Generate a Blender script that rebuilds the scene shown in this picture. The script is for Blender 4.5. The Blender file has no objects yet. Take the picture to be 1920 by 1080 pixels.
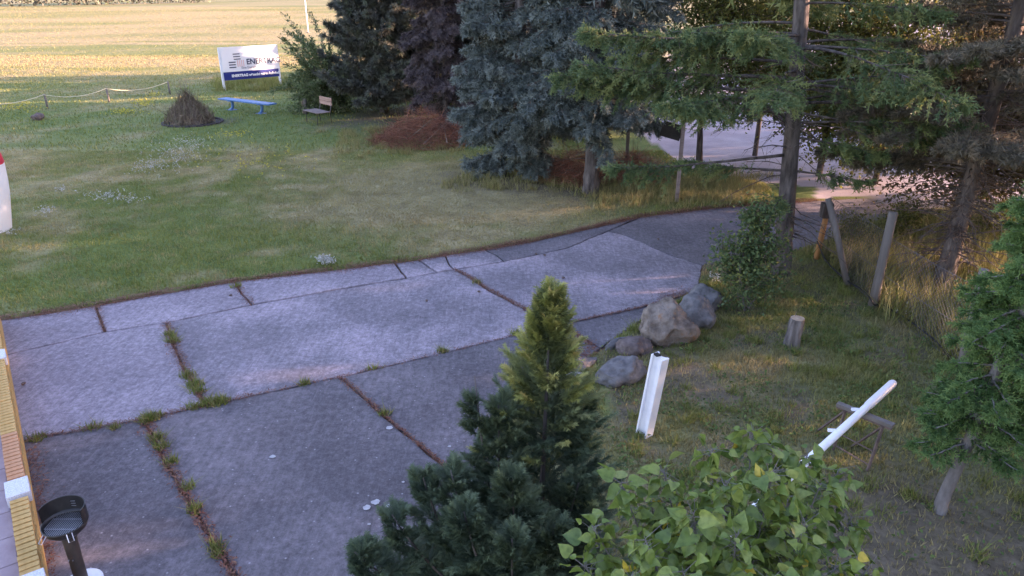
import bpy, bmesh, math, random
import numpy as np
from mathutils import Vector, Matrix, noise as mnoise
random.seed(7); RS = np.random.RandomState(11)
sc = bpy.context.scene; col = sc.collection
# ------------------------------------------------------------------ camera, sky, sun, exposure
PITCH = math.radians(22.5); FPX = 1350.0; CAMH = 5.0
cam = bpy.data.objects.new('camera', bpy.data.cameras.new('camera')); col.objects.link(cam); sc.camera = cam
cam.location = (0, 0, CAMH); cam.rotation_euler = (math.pi/2 - PITCH, 0, 0)
cam.data.sensor_width = 36; cam.data.lens = 36*FPX/1920; cam.data.clip_end = 6000; cam.data.clip_start = .05
SUN_EL, SUN_AZ = math.radians(9.5), math.radians(9)      # azimuth counted from +X towards +Y
world = bpy.data.worlds.new('World'); sc.world = world; world.use_nodes = True
wn = world.node_tree.nodes; sky = wn.new('ShaderNodeTexSky'); sky.sky_type = 'NISHITA'; sky.sun_disc = False
sky.sun_elevation = SUN_EL; sky.sun_rotation = math.pi/2 - SUN_AZ; sky.air_density = 1.2; sky.dust_density = 1.6; sky.ozone_density = 2.0
world.node_tree.links.new(sky.outputs[0], wn['Background'].inputs[0]); wn['Background'].inputs[1].default_value = .15
sd = bpy.data.lights.new('sun', 'SUN'); sd.energy = 3.4; sd.angle = math.radians(.6); sd.color = (1, .74, .48)
sun = bpy.data.objects.new('sun', sd); col.objects.link(sun); sun.location = (40, 8, 30)
tosun = Vector((math.cos(SUN_EL)*math.cos(SUN_AZ), math.cos(SUN_EL)*math.sin(SUN_AZ), math.sin(SUN_EL)))
sun.rotation_euler = tosun.to_track_quat('Z', 'Y').to_euler()
vs = sc.view_settings; vs.view_transform = 'Standard'; vs.look = 'None'; vs.gamma = 1; vs.exposure = 2.88; vs.use_white_balance = True; vs.white_balance_temperature = 6700; vs.white_balance_tint = 40
sc.cycles.max_bounces = 6; sc.cycles.transparent_max_bounces = 6; sc.cycles.use_denoising = True; sc.cycles.denoising_prefilter = 'ACCURATE'

# ------------------------------------------------------------------ survey: photograph point -> place on the ground / at a distance
CT, ST = math.cos(PITCH), math.sin(PITCH)
def ray(x, y): return np.array([(x-960)/FPX, CT-(y-540)/FPX*ST, -ST-(y-540)/FPX*CT])
def G(x, y, z=0.0):
    d = ray(x, y); t = (z-CAMH)/d[2]; return np.array([d[0]*t, d[1]*t, z])
def AT(x, y, Y):
    d = ray(x, y); t = Y/d[1]; return np.array([d[0]*t, Y, CAMH+d[2]*t])
def HZ(b, ypx):                      # height above ground point b seen at row ypx
    d = ray(960, ypx); return CAMH + d[2]/d[1]*b[1]

# ------------------------------------------------------------------ helpers
def tag(o, label=None, cat=None, group=None, kind=None):
    if label: o['label'] = label
    if cat: o['category'] = cat
    if group: o['group'] = group
    if kind: o['kind'] = kind
    return o
def empty(name, loc=(0,0,0), rz=0):
    o = bpy.data.objects.new(name, None); col.objects.link(o); o.location = loc; o.rotation_euler = (0,0,rz); o.empty_display_size = .2
    return o
def link(name, me, m=None, parent=None, loc=None, rot=None):
    o = bpy.data.objects.new(name, me); col.objects.link(o)
    if m is not None and not me.materials: me.materials.append(m)
    if parent: o.parent = parent
    if loc is not None: o.location = loc
    if rot is not None: o.rotation_euler = rot
    return o
def npmesh(name, V, F, m=None, parent=None, attrs=None, smooth=False, loc=None):
    V = np.asarray(V, dtype=np.float32); F = np.asarray(F, dtype=np.int32); k = F.shape[1]
    me = bpy.data.meshes.new(name); me.vertices.add(len(V)); me.vertices.foreach_set('co', V.ravel())
    me.loops.add(F.size); me.loops.foreach_set('vertex_index', F.ravel())
    me.polygons.add(len(F)); me.polygons.foreach_set('loop_start', np.arange(0, F.size, k, dtype=np.int32))
    if smooth: me.polygons.foreach_set('use_smooth', np.ones(len(F), dtype=bool))
    for an, av in (attrs or {}).items():
        a = me.attributes.new(an, 'FLOAT', 'POINT'); a.data.foreach_set('value', np.asarray(av, dtype=np.float32))
    me.update(calc_edges=True); me.validate()
    return link(name, me, m, parent, loc)
class MB:
    def __init__(s): s.v = []; s.f = []
    def add(s, v, f):
        n = len(s.v); s.v += [tuple(map(float, p)) for p in v]; s.f += [tuple(n+i for i in q) for q in f]; return s
    def box(s, c, size, rot=None, taper=1.0):
        x, y, z = [a/2 for a in size]; P = []
        for k in (-1, 1):
            t = taper if k > 0 else 1
            for (a, b) in ((-1,-1),(1,-1),(1,1),(-1,1)): P.append(Vector((a*x*t, b*y*t, k*z)))
        if rot is not None: P = [rot @ p for p in P]
        P = [p+Vector(c) for p in P]
        return s.add(P, [(3,2,1,0),(4,5,6,7),(0,1,5,4),(1,2,6,5),(2,3,7,6),(3,0,4,7)])
    def bar(s, a, b, w, h, up=(0,0,1)):
        a, b = Vector(a), Vector(b); d = (b-a); L = d.length; d.normalize(); u = Vector(up)
        sd_ = d.cross(u).normalized(); u = sd_.cross(d).normalized(); R = Matrix((d, sd_, u)).transposed()
        return s.box((a+b)/2, (L, w, h), R)
    def tube(s, pts, rad, n=8, cap=True, jit=0):
        pts = [Vector(p) for p in pts]; K = len(pts); rad = [rad]*K if not hasattr(rad, '__len__') else list(rad)
        base = len(s.v); prev = None; V = []
        for i, p in enumerate(pts):
            d = (pts[min(i+1, K-1)]-pts[max(i-1, 0)]).normalized()
            if prev is None: prev = d.orthogonal().normalized()
            x = (prev-d*prev.dot(d)).normalized(); prev = x; y = d.cross(x)
            for k in range(n):
                a = 2*math.pi*k/n; r = rad[i]*(1+jit*(random.random()-.5)); V.append(p+x*math.cos(a)*r+y*math.sin(a)*r)
        Fc = [(i*n+k, i*n+(k+1) % n, (i+1)*n+(k+1) % n, (i+1)*n+k) for i in range(K-1) for k in range(n)]
        if cap: Fc += [tuple(range(n-1, -1, -1)), tuple(range((K-1)*n, K*n))]
        return s.add(V, Fc)
    def lathe(s, prof, n=24, c=(0,0,0)):
        V = [(c[0]+r*math.cos(2*math.pi*k/n), c[1]+r*math.sin(2*math.pi*k/n), c[2]+z) for r, z in prof for k in range(n)]
        return s.add(V, [(i*n+k, i*n+(k+1) % n, (i+1)*n+(k+1) % n, (i+1)*n+k) for i in range(len(prof)-1) for k in range(n)])
    def prism(s, poly, z0, z1, cham=0.0):
        n = len(poly); c = np.mean(poly, axis=0)[:2]
        P = [(p[0], p[1]) for p in poly]
        V = [(x, y, z0) for x, y in P]+[(x, y, z1-cham) for x, y in P]
        if cham:
            Q = inset(P, cham); V += [(x, y, z1) for x, y in Q]
        Fc = [(i, (i+1) % n, n+(i+1) % n, n+i) for i in range(n)]
        if cham: Fc += [(n+i, n+(i+1) % n, 2*n+(i+1) % n, 2*n+i) for i in range(n)]; Fc.append(tuple(range(2*n, 3*n)))
        else: Fc.append(tuple(range(n, 2*n)))
        Fc.append(tuple(range(n-1, -1, -1)))
        return s.add(V, Fc)
    def mesh(s, name, smooth=False, bevel=0):
        me = bpy.data.meshes.new(name); me.from_pydata(s.v, [], s.f)
        if bevel:
            bm = bmesh.new(); bm.from_mesh(me)
            bmesh.ops.bevel(bm, geom=bm.edges[:], offset=bevel, segments=2, affect='EDGES', profile=.6); bm.to_mesh(me); bm.free()
        if smooth: me.polygons.foreach_set('use_smooth', [True]*len(me.polygons))
        me.update(); return me
    def build(s, name, m, parent=None, smooth=False, bevel=0, loc=None, rot=None): return link(name, s.mesh(name, smooth, bevel), m, parent, loc, rot)
def area2(P): return sum(P[i][0]*P[(i+1) % len(P)][1]-P[(i+1) % len(P)][0]*P[i][1] for i in range(len(P)))
def inset(P, d):
    n = len(P); sg = 1 if area2(P) > 0 else -1; Q = []
    for i in range(n):
        a, b, c = Vector(P[i-1]), Vector(P[i]), Vector(P[(i+1) % n])
        e1, e2 = (b-a), (c-b)
        if e1.length < 1e-6 or e2.length < 1e-6: Q.append(tuple(b)); continue
        e1.normalize(); e2.normalize(); n1, n2 = Vector((-e1.y, e1.x))*sg, Vector((-e2.y, e2.x))*sg
        m = n1+n2
        if m.length < 1e-3: m = n1.copy()
        m.normalize(); Q.append(tuple(b+m*min(d/max(m.dot(n1), .35), d*2.2)))
    return Q
def resample(P, step, closed=True, jit=0.0):
    out = []; n = len(P)
    for i in range(n if closed else n-1):
        a, b = np.array(P[i][:2]), np.array(P[(i+1) % n][:2]); L = np.linalg.norm(b-a); k = max(1, int(L/step))
        for j in range(k):
            p = a+(b-a)*j/k
            if jit and j: p = p+RS.normal(0, jit, 2)
            out.append((p[0], p[1]))
    if not closed: out.append(tuple(P[-1][:2]))
    return out
def inpoly(X, Y, P):
    r = np.zeros(X.shape, bool); n = len(P); j = n-1
    for i in range(n):
        xi, yi, xj, yj = P[i][0], P[i][1], P[j][0], P[j][1]
        if yi != yj: r ^= ((yi > Y) != (yj > Y)) & (X < (xj-xi)*(Y-yi)/(yj-yi)+xi)
        j = i
    return r
def distline(X, Y, P):
    D = np.full(X.shape, 1e9)
    for i in range(len(P)-1):
        a, b = np.array(P[i][:2]), np.array(P[i+1][:2]); ab = b-a; L = max(ab@ab, 1e-9)
        t = np.clip(((X-a[0])*ab[0]+(Y-a[1])*ab[1])/L, 0, 1)
        D = np.minimum(D, np.hypot(X-a[0]-t*ab[0], Y-a[1]-t*ab[1]))
    return D
def vnoise(X, Y, s, seed=0):
    x, y = np.asarray(X)/s+seed*17.3, np.asarray(Y)/s+seed*9.1; xi, yi = np.floor(x), np.floor(y); fx, fy = x-xi, y-yi
    fx, fy = fx*fx*(3-2*fx), fy*fy*(3-2*fy)
    h = lambda a, b: np.mod(np.sin(a*127.1+b*311.7+seed*74.7)*43758.5453, 1)
    return (h(xi,yi)*(1-fx)+h(xi+1,yi)*fx)*(1-fy)+(h(xi,yi+1)*(1-fx)+h(xi+1,yi+1)*fx)*fy
def fbm(X, Y, s, seed=0): return .5*vnoise(X,Y,s,seed)+.3*vnoise(X,Y,s/2.3,seed+1)+.2*vnoise(X,Y,s/5.1,seed+2)
def sm(x, a, b): t = np.clip((x-a)/(b-a), 0, 1); return t*t*(3-2*t)

# ------------------------------------------------------------------ materials
def newmat(name):
    m = bpy.data.materials.new(name); m.use_nodes = True; nt = m.node_tree; return m, nt, nt.nodes['Principled BSDF']
def nd(nt, t, **kw):
    n = nt.nodes.new(t)
    for k, v in kw.items(): setattr(n, k, v)
    return n
def ramp(nt, fac, cols, lo=0.0, hi=1.0):
    r = nd(nt, 'ShaderNodeValToRGB'); e = r.color_ramp.elements
    while len(e) < len(cols): e.new(.5)
    for i, c in enumerate(cols):
        e[i].position = lo+(hi-lo)*i/max(1, len(cols)-1); e[i].color = (*c, 1)
    nt.links.new(fac, r.inputs[0]); return r.outputs[0]
def noise_(nt, scale, detail=5, stretch=(1,1,1), coord='Object', rough=.6):
    tc = nd(nt, 'ShaderNodeTexCoord'); mp = nd(nt, 'ShaderNodeMapping'); mp.inputs['Scale'].default_value = stretch
    nt.links.new(tc.outputs[coord], mp.inputs[0]); n = nd(nt, 'ShaderNodeTexNoise'); n.inputs['Scale'].default_value = scale
    n.inputs['Detail'].default_value = detail; n.inputs['Roughness'].default_value = rough; nt.links.new(mp.outputs[0], n.inputs[0]); return n.outputs[0]
def mixc(nt, fac, a, b, mode='MIX'):
    n = nd(nt, 'ShaderNodeMix', data_type='RGBA', blend_type=mode)
    for s, v in ((0, fac), (6, a), (7, b)):
        if hasattr(v, 'is_linked') or hasattr(v, 'links'): nt.links.new(v, n.inputs[s])
        elif s == 0: n.inputs[0].default_value = v
        else: n.inputs[s].default_value = (*v, 1)
    return n.outputs[2]
def bump(nt, b, h, strength, dist=.02):
    n = nd(nt, 'ShaderNodeBump'); n.inputs['Strength'].default_value = strength; n.inputs['Distance'].default_value = dist
    nt.links.new(h, n.inputs['Height']); nt.links.new(n.outputs[0], b.inputs['Normal'])
def mat(name, cols, scale=6, rough=.8, bstr=.4, bscale=None, stretch=(1,1,1), metallic=0, spec=.3, lo=.3, hi=.7, bdist=.02):
    m, nt, b = newmat(name); f = noise_(nt, scale, 6, stretch)
    nt.links.new(ramp(nt, f, cols, lo, hi), b.inputs['Base Color']); b.inputs['Roughness'].default_value = rough
    b.inputs['Metallic'].default_value = metallic; b.inputs['Specular IOR Level'].default_value = spec
    if bstr: bump(nt, b, noise_(nt, bscale or scale*3, 5, stretch), bstr, bdist)
    return m
def attr(nt, name): a = nd(nt, 'ShaderNodeAttribute', attribute_name=name); return a.outputs['Fac']
def leafmat(name, cols, transl=.3, rough=.55, dry=None, extra=None, spec=.25):
    m, nt, b = newmat(name); c = ramp(nt, attr(nt, 'rnd'), cols)
    if dry: c = mixc(nt, attr(nt, 'dry'), c, ramp(nt, attr(nt, 'rnd'), dry))
    nt.links.new(c, b.inputs['Base Color']); b.inputs['Roughness'].default_value = rough; b.inputs['Specular IOR Level'].default_value = spec
    if transl:
        t = nd(nt, 'ShaderNodeBsdfTranslucent'); nt.links.new(c, t.inputs[0]); mx = nd(nt, 'ShaderNodeMixShader'); mx.inputs[0].default_value = transl
        nt.links.new(b.outputs[0], mx.inputs[1]); nt.links.new(t.outputs[0], mx.inputs[2]); nt.links.new(mx.outputs[0], nt.nodes['Material Output'].inputs[0])
    return m

# concrete: brushed, blotched, speckled aggregate
def concrete(name, c1, c2, c3, brush=1.0):
    m, nt, b = newmat(name)
    big = ramp(nt, noise_(nt, .55, 4, coord='Generated' if 0 else 'Object'), [c1, c2, c3], .32, .68)
    fine = ramp(nt, noise_(nt, 10, 8, rough=.9), [(.3,.3,.3), (.95,.95,.95), (1.9,1.85,1.9)], .34, .68)
    c = mixc(nt, .75, big, fine, 'MULTIPLY')
    st = ramp(nt, noise_(nt, 3.3, 6, (6,.8,1), rough=.75), [(.55,.55,.55), (1,1,1), (1.3,1.27,1.3)], .33, .65)
    c = mixc(nt, .5*brush, c, st, 'MULTIPLY')
    vo = nd(nt, 'ShaderNodeTexVoronoi'); vo.inputs['Scale'].default_value = 8; tc = nd(nt, 'ShaderNodeTexCoord'); nt.links.new(tc.outputs['Object'], vo.inputs[0])
    c = mixc(nt, ramp(nt, vo.outputs['Distance'], [(.6,)*3, (0,)*3], .04, .11), c, (.52,.5,.52))
    scr = ramp(nt, noise_(nt, 2.1, 4, (9,.55,1)), [(0,)*3, (.45,)*3], .60, .70); c = mixc(nt, scr, c, c3)
    spot = ramp(nt, noise_(nt, 3.1, 5), [(0,)*3, (1,)*3], .60, .74)
    c = mixc(nt, mixc(nt, .5, spot, (0,0,0)), c, (.10,.095,.10))
    nt.links.new(c, b.inputs['Base Color']); b.inputs['Roughness'].default_value = .85; b.inputs['Specular IOR Level'].default_value = .3
    bump(nt, b, noise_(nt, 30, 6, (1,.8,1), rough=.85), 1.0, .02)
    return m
M = {}
M['conc_a'] = concrete('concrete_pale', (.235,.202,.228), (.285,.246,.276), (.37,.315,.35))
M['conc_b'] = concrete('concrete_mid', (.165,.145,.163), (.25,.22,.245), (.40,.335,.375))
M['conc_c'] = concrete('concrete_dark', (.105,.095,.105), (.15,.135,.148), (.215,.19,.205), .8)
M['bark'] = mat('bark_spruce', [(.035,.028,.026), (.10,.085,.08), (.17,.145,.135)], 9, .95, 1.0, 14, (1,1,.25), bdist=.05)
M['bark_pine'] = mat('bark_pine', [(.06,.048,.045), (.13,.11,.105), (.24,.19,.16)], 8, .95, 1.0, 12, (1,1,.3), bdist=.05)
M['bark_grey'] = mat('bark_grey', [(.10,.09,.085), (.17,.155,.15), (.25,.23,.22)], 8, .95, .8, 16, (1,1,.3), bdist=.03)
M['twig'] = mat('dry_twig', [(.10,.07,.055), (.2,.155,.12), (.30,.25,.2)], 12, .9, 0)
M['twig_red'] = leafmat('dead_red_needles', [(.12,.05,.036), (.27,.105,.07), (.40,.18,.115), (.28,.18,.14)], .2)
M['twig_heap'] = leafmat('heap_twigs', [(.09,.065,.048), (.19,.14,.10), (.28,.215,.15), (.17,.16,.09)], 0)
M['dead_twig'] = leafmat('dead_branchlets', [(.07,.055,.05), (.14,.1,.085), (.2,.12,.085), (.17,.15,.14)], 0)
M['blue'] = leafmat('blue_spruce_needles', [(.05,.068,.06), (.115,.145,.13), (.20,.235,.21), (.32,.36,.32)], .15)
M['fir'] = leafmat('fir_needles', [(.05,.09,.045), (.095,.155,.065), (.155,.215,.085), (.25,.28,.10)], .3)
M['firn'] = leafmat('young_spruce_needles', [(.04,.09,.03), (.08,.16,.05), (.13,.23,.07), (.19,.29,.09)], .3)
M['pine'] = leafmat('pine_needles', [(.08,.072,.058), (.14,.13,.095), (.21,.18,.125), (.28,.22,.15)], .3)
M['darkev'] = leafmat('dark_evergreen', [(.055,.055,.05), (.10,.10,.085), (.14,.148,.115), (.14,.19,.11)], .2)
M['brownev'] = leafmat('withered_needles', [(.06,.046,.05), (.115,.09,.094), (.165,.132,.13), (.2,.16,.15)], .2)
M['olive'] = leafmat('olive_leaves', [(.04,.05,.014), (.085,.1,.024), (.14,.15,.035), (.2,.18,.05)], .4)
M['brownolive'] = leafmat('brown_olive_leaves', [(.06,.05,.03), (.11,.085,.045), (.16,.125,.06), (.17,.16,.06)], .35)
M['willow'] = leafmat('arching_shrub_leaves', [(.05,.08,.035), (.10,.145,.055), (.16,.2,.09), (.22,.24,.13)], .3)
M['shrub'] = leafmat('shrub_leaves', [(.035,.065,.03), (.07,.115,.045), (.11,.165,.06), (.26,.26,.07)], .3)
M['thuja'] = leafmat('cypress_sprays', [(.045,.07,.045), (.08,.12,.07), (.125,.175,.095), (.175,.225,.11)], .2, dry=[(.16,.19,.05), (.31,.32,.08), (.46,.43,.14), (.5,.34,.13)])
M['sap'] = leafmat('broad_leaves', [(.055,.105,.025), (.10,.165,.035), (.15,.22,.045), (.21,.27,.06), (.29,.32,.14), (.55,.40,.03)], .3, .4, spec=.4)
nt = M['sap'].node_tree; b = nt.nodes['Principled BSDF']; src = b.inputs['Base Color'].links[0].from_socket; tc = nd(nt, 'ShaderNodeNewGeometry'); nz = nd(nt, 'ShaderNodeTexNoise'); nz.inputs['Scale'].default_value = 45; nt.links.new(tc.outputs['Position'], nz.inputs[0])
nt.links.new(mixc(nt, .8, src, ramp(nt, nz.outputs[0], [(.55,.6,.5), (1,1,1), (1.25,1.2,1.1)], .3, .7), 'MULTIPLY'), b.inputs['Base Color'])
M['grass'] = leafmat('grass_blades', [(.09,.12,.025), (.135,.175,.036), (.185,.22,.05), (.245,.26,.07)], .25, dry=[(.17,.135,.065), (.27,.215,.10), (.36,.295,.135), (.43,.36,.16)])
M['weed'] = leafmat('weed_leaves', [(.04,.08,.02), (.07,.13,.03), (.11,.17,.045), (.16,.2,.06)], .25)
M['litter'] = leafmat('needle_litter', [(.08,.028,.02), (.16,.055,.036), (.23,.09,.055), (.28,.15,.09)], 0)
M['clover'] = leafmat('white_flowers', [(.3,.3,.25), (.42,.42,.36), (.55,.54,.5)], .1)
M['yellow'] = leafmat('yellow_flowers', [(.42,.36,.03), (.55,.48,.06)], .1)
M['wood_grey'] = mat('weathered_wood', [(.09,.078,.07), (.155,.135,.122), (.225,.2,.185)], 5, .9, .6, 9, (1,1,.08), bdist=.02)
M['wood_red'] = mat('reddish_wood', [(.22,.125,.09), (.33,.2,.15), (.42,.27,.21)], 6, .75, .3, 12, (.1,1,1))
M['wood_seat'] = mat('grey_brown_slats', [(.15,.11,.10), (.24,.185,.17), (.32,.25,.23)], 6, .85, .3, 12, (.1,1,1))
M['wood_sunlit'] = mat('wood_painted_sunlight', [(.26,.12,.05), (.42,.2,.08), (.5,.27,.12)], 6, .8, .5, 10, (1,1,.1))  # orange glow of the low sun painted into the fence post colour
M['stump'] = mat('stump_bark', [(.05,.042,.04), (.15,.13,.12), (.28,.25,.24)], 11, .95, 1.0, 10, (1,1,.22), bdist=.06)
M['cut'] = mat('cut_wood', [(.34,.23,.15), (.45,.33,.23), (.53,.42,.31)], 9, .8, .3)
M['blue_paint'] = mat('blue_paint', [(.045,.13,.30), (.07,.18,.38), (.11,.24,.44)], 7, .5, .15)
M['white_metal'] = mat('white_enamel', [(.70,.70,.76), (.80,.80,.84), (.84,.84,.87)], 4, .35, .05, spec=.5)
M['white_board'] = mat('white_board', [(.78,.78,.80), (.82,.82,.84)], 2, .5, 0)
M['navy'] = mat('navy_strip', [(.018,.03,.17), (.022,.038,.2)], 2, .5, 0)
M['ink'] = mat('dark_lettering', [(.05,.055,.10), (.06,.065,.12)], 2, .6, 0)
M['ink_grey'] = mat('grey_lettering', [(.3,.3,.36), (.34,.34,.4)], 2, .6, 0)
M['pinkbar'] = mat('pink_bars', [(.72,.46,.44), (.78,.52,.5)], 2, .6, 0)
M['red'] = mat('red_paint', [(.5,.02,.05), (.6,.03,.06)], 4, .5, .05)
M['black_metal'] = mat('black_enamel', [(.008,.008,.009), (.018,.017,.017), (.035,.03,.028)], 7, .42, .15, spec=.5)
M['brown_metal'] = mat('dark_brown_tube', [(.025,.02,.018), (.045,.037,.033), (.07,.055,.045)], 7, .45, .15, spec=.5)
M['steel'] = mat('bare_steel', [(.4,.4,.42), (.55,.55,.57)], 9, .35, .05, metallic=.9)
M['rust'] = mat('rusty_steel', [(.07,.05,.05), (.13,.095,.085), (.19,.13,.11)], 12, .85, .4)
M['wire'] = mat('grey_wire', [(.10,.095,.10), (.16,.15,.16)], 9, .8, 0)
M['cable'] = mat('black_cable', [(.012,.012,.013), (.025,.024,.025)], 9, .6, 0)
M['rope'] = mat('pale_rope', [(.5,.45,.3), (.62,.56,.38)], 20, .9, .4)
M['rock_tan'] = mat('tan_boulder', [(.06,.046,.038), (.15,.12,.10), (.24,.2,.17), (.25,.13,.07)], 4.0, .92, 1.0, 14, bdist=.05)
M['rock_grey'] = mat('grey_boulder', [(.08,.076,.076), (.14,.134,.136), (.21,.2,.2)], 7, .92, .9, 16, bdist=.03)
M['rock_red'] = mat('reddish_flat_stone', [(.08,.06,.055), (.13,.1,.094), (.19,.15,.14)], 7, .92, .9, 16, bdist=.03)
M['rock_pale'] = mat('pale_stone', [(.33,.32,.33), (.46,.45,.46), (.58,.57,.58)], 8, .92, .9, 18, bdist=.03)
M['brick'] = mat('yellow_brick', [(.38,.22,.075), (.5,.31,.11), (.56,.37,.15)], 12, .85, .4, 60)
M['brick_o'] = mat('orange_brick', [(.40,.19,.10), (.5,.25,.13), (.54,.31,.17)], 12, .85, .4, 60)
M['mortar'] = mat('dark_mortar', [(.035,.028,.025), (.06,.05,.045)], 30, .95, .5)
M['granite'] = mat('speckled_granite', [(.36,.38,.45), (.56,.58,.64), (.72,.73,.78)], 90, .7, .2, 120)
M['slab_pink'] = mat('pinkish_terrace_slab', [(.26,.19,.21), (.32,.245,.265), (.38,.30,.32)], 3, .85, .3, 40)
M['ash'] = mat('ash_and_soil', [(.03,.026,.026), (.06,.05,.05), (.11,.09,.085)], 8, .95, .6)
M['stain'] = mat('pale_lichen', [(.35,.34,.36), (.5,.49,.5)], 20, .95, .2)

# ------------------------------------------------------------------ ground plan
E_ = [(-200,640),(-60,612),(0,600),(100,586),(180,573),(300,551),(440,528),(600,510),(740,493),(785,487),(835,479),(910,468),(1000,452),(1110,427),(1200,407),(1340,390),(1430,383),(1530,376)]
def W(L): return [tuple(G(x, y)[:2]) for x, y in L]
S1 = [[(180,573),(188,598),(197,622)], [(440,528),(452,548),(473,571)], [(740,493),(762,521)], [(785,487),(820,510)], [(835,479),(842,495),(852,505)], [(910,468),(930,478),(945,490)]]
S2 = [[(312,604),(322,640),(345,690),(372,735),(384,760)], [(852,505),(885,522),(912,541),(985,580),(1042,611)]]
X2 = [(1140,433),(1175,442),(1220,462),(1262,480),(1318,497)]
S3 = [[(270,786),(300,845),(320,880),(368,960),(430,1062),(478,1150),(560,1330)], [(636,707),(662,727),(720,780),(830,870),(890,912),(960,985),(1010,1060)]]
SC = [(1056,608),(1085,628),(1126,653)]
GE = [(1310,546),(1280,562),(1200,602),(1126,653),(1085,690),(1045,738),(985,830),(950,900),(930,960),(1010,1060)]   # edge of the planted corner
slabs_px = [
 ('conc_a', [(-200,640),(-60,612),(0,600),(100,586),(180,573),(188,598),(197,622),(0,668),(-60,683),(-200,718)]),
 ('conc_a', S1[0]+[(312,604),(473,571)]+S1[1][1::-1]+[(300,551)]),
 ('conc_a', S1[1]+[(640,541),(762,521),(740,493),(600,510)]),
 ('conc_b', S1[2]+[(820,510),(785,487)]),
 ('conc_b', S1[3]+[(852,505),(842,495),(835,479)]),
 ('conc_b', S1[4]+[(945,490),(930,478),(910,468)]),
 ('conc_c', S1[5]+[(1060,466),(1140,433),(1200,407),(1110,427),(1000,452)]),
 ('conc_a', [(-200,718),(-60,683),(0,668),(197,622),(312,604)]+S2[0][1:]+[(270,786),(150,806),(45,826),(-60,846),(-200,872)]),
 ('conc_b', [(312,604),(473,571),(640,541),(762,521),(820,510),(852,505)]+S2[1][1:]+[(985,624),(900,645),(760,679),(636,707),(470,742),(384,760),(372,735),(345,690),(322,640)]),
 ('conc_b', [(852,505),(945,490),(1060,466)]+X2+[(1310,546),(1200,577),(1080,602),(1056,608),(1042,611),(985,580),(912,541),(885,522)]),
 ('conc_c', [(1140,433),(1200,407),(1340,390),(1430,383),(1530,376),(1620,371),(1700,392),(1560,448),(1450,484),(1318,497),(1262,480),(1220,462),(1175,442)]),
 ('conc_c', [(-200,872),(-60,846),(45,826),(150,806),(270,786)]+S3[0][1:]+[(60,1330),(-200,1100)]),
 ('conc_c', [(270,786),(384,760),(470,742),(636,707)]+S3[1][1:]+[(1060,1330),(560,1330)]+S3[0][5:0:-1]),
 ('conc_c', [(636,707),(760,679),(900,645),(985,624),(1042,611),(1056,608),(1085,628),(1126,653)]+GE[4:]+S3[1][5:0:-1]),
 ('conc_c', [(1056,608),(1080,602),(1200,577),(1310,546),(1280,562),(1200,602),(1126,653),(1085,628)]),
]
DRIVE = W([(-200,640),(-60,612),(0,600),(100,586),(180,573),(300,551),(440,528),(600,510),(740,493),(835,479),(910,468),(1000,452),(1110,427),(1200,407),(1340,390),(1430,383),(1530,376),(1620,371),(1700,392),(1560,448),(1450,484),(1318,497)]+GE+[(1060,1330),(560,1330),(60,1330),(-200,1100)])
PLAZA = [tuple(G(x, y)[:2]) for x, y in [(1192,246),(1228,272),(1290,318),(1400,338),(1530,352),(1530,372),(1620,369),(1720,396),(1900,372),(2300,372),(2600,150),(2300,40),(1700,38),(1300,60),(1215,150)]]
LAWNEDGE = W(E_)
def axis_(dense, mids, far, sgn=1): pass
gx = np.concatenate([-np.geomspace(46,1500,22)[::-1], np.arange(-45,-13.1,.8), np.arange(-13,9,.2), np.arange(9,45,.6), np.geomspace(46,1500,22)])
gy = np.concatenate([-np.geomspace(8,600,12)[::-1], np.arange(-7,2.9,.6), np.arange(3,24,.2), np.arange(24,80,.8), np.geomspace(81,3000,36)])
def ground_masks(X, Y):
    drive = inpoly(X, Y, DRIVE); plaza = inpoly(X, Y, PLAZA)
    de = distline(X, Y, LAWNEDGE); n = fbm(X, Y, 3.0, 1); n2 = fbm(X, Y, .9, 5)
    dry = sm(n*.6+n2*.5, .5, .78)*.75
    for (px_, py_, r, s) in [(800,365,3.2,1.),(870,330,2.4,1.),(700,380,2.5,.6),(930,390,2.5,.7),(1010,400,2.4,.6),(560,300,3,.3),(150,330,3,.3),(1360,700,1.0,.45),(1250,760,.9,.5),(1400,660,1.1,.4),(1760,1010,1.3,.6),(1650,1040,1,.6),(60,300,3,.3)]:
        c = G(px_, py_); dry = dry+s*np.exp(-((X-c[0])**2+(Y-c[1])**2)/(r*r))*(.35+.9*n2)
    far = sm(Y, 34, 62); stripe = fbm(X*.22+Y*.02, Y, 7, 9)
    dry = np.clip(dry*(1-.5*far)+far*(.2+.95*sm(stripe, .36, .62)), 0, 1)
    right = (X > 1.2) & (Y < 16); dry = np.where(right, dry*.9+.22, dry)
    litter = np.exp(-(de/.17)**2)*sm(fbm(X, Y, .8, 21), .2, .5)*(Y < 22)
    soil = np.zeros_like(X)
    soil = np.where(right, .75*sm(fbm(X, Y, 1.3, 61)*.6+.5*fbm(X, Y, .4, 63), .46, .72), soil)
    for (px_, py_, r, s) in [(985,330,2.2,.75),(1110,350,1.7,.8),(1190,310,1.5,.6),(730,225,3.5,.7),(820,255,2.5,.8),(880,335,1.3,.55),(1465,510,.9,.5),(1880,930,2.2,.5),(1780,1040,1.6,.75),(420,228,.7,.55),(1690,640,.5,.45)]:
        c = G(px_, py_); soil = np.maximum(soil, s*sm(np.exp(-((X-c[0])**2+(Y-c[1])**2)/(r*r))*(.5+n2), .2, .8))
    return drive, plaza, np.clip(dry, 0, 1), np.clip(litter, 0, 1), np.clip(soil, 0, 1), de
X, Y = np.meshgrid(gx, gy); drive, plaza, dry, litter, soil, de = ground_masks(X, Y)
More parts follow.
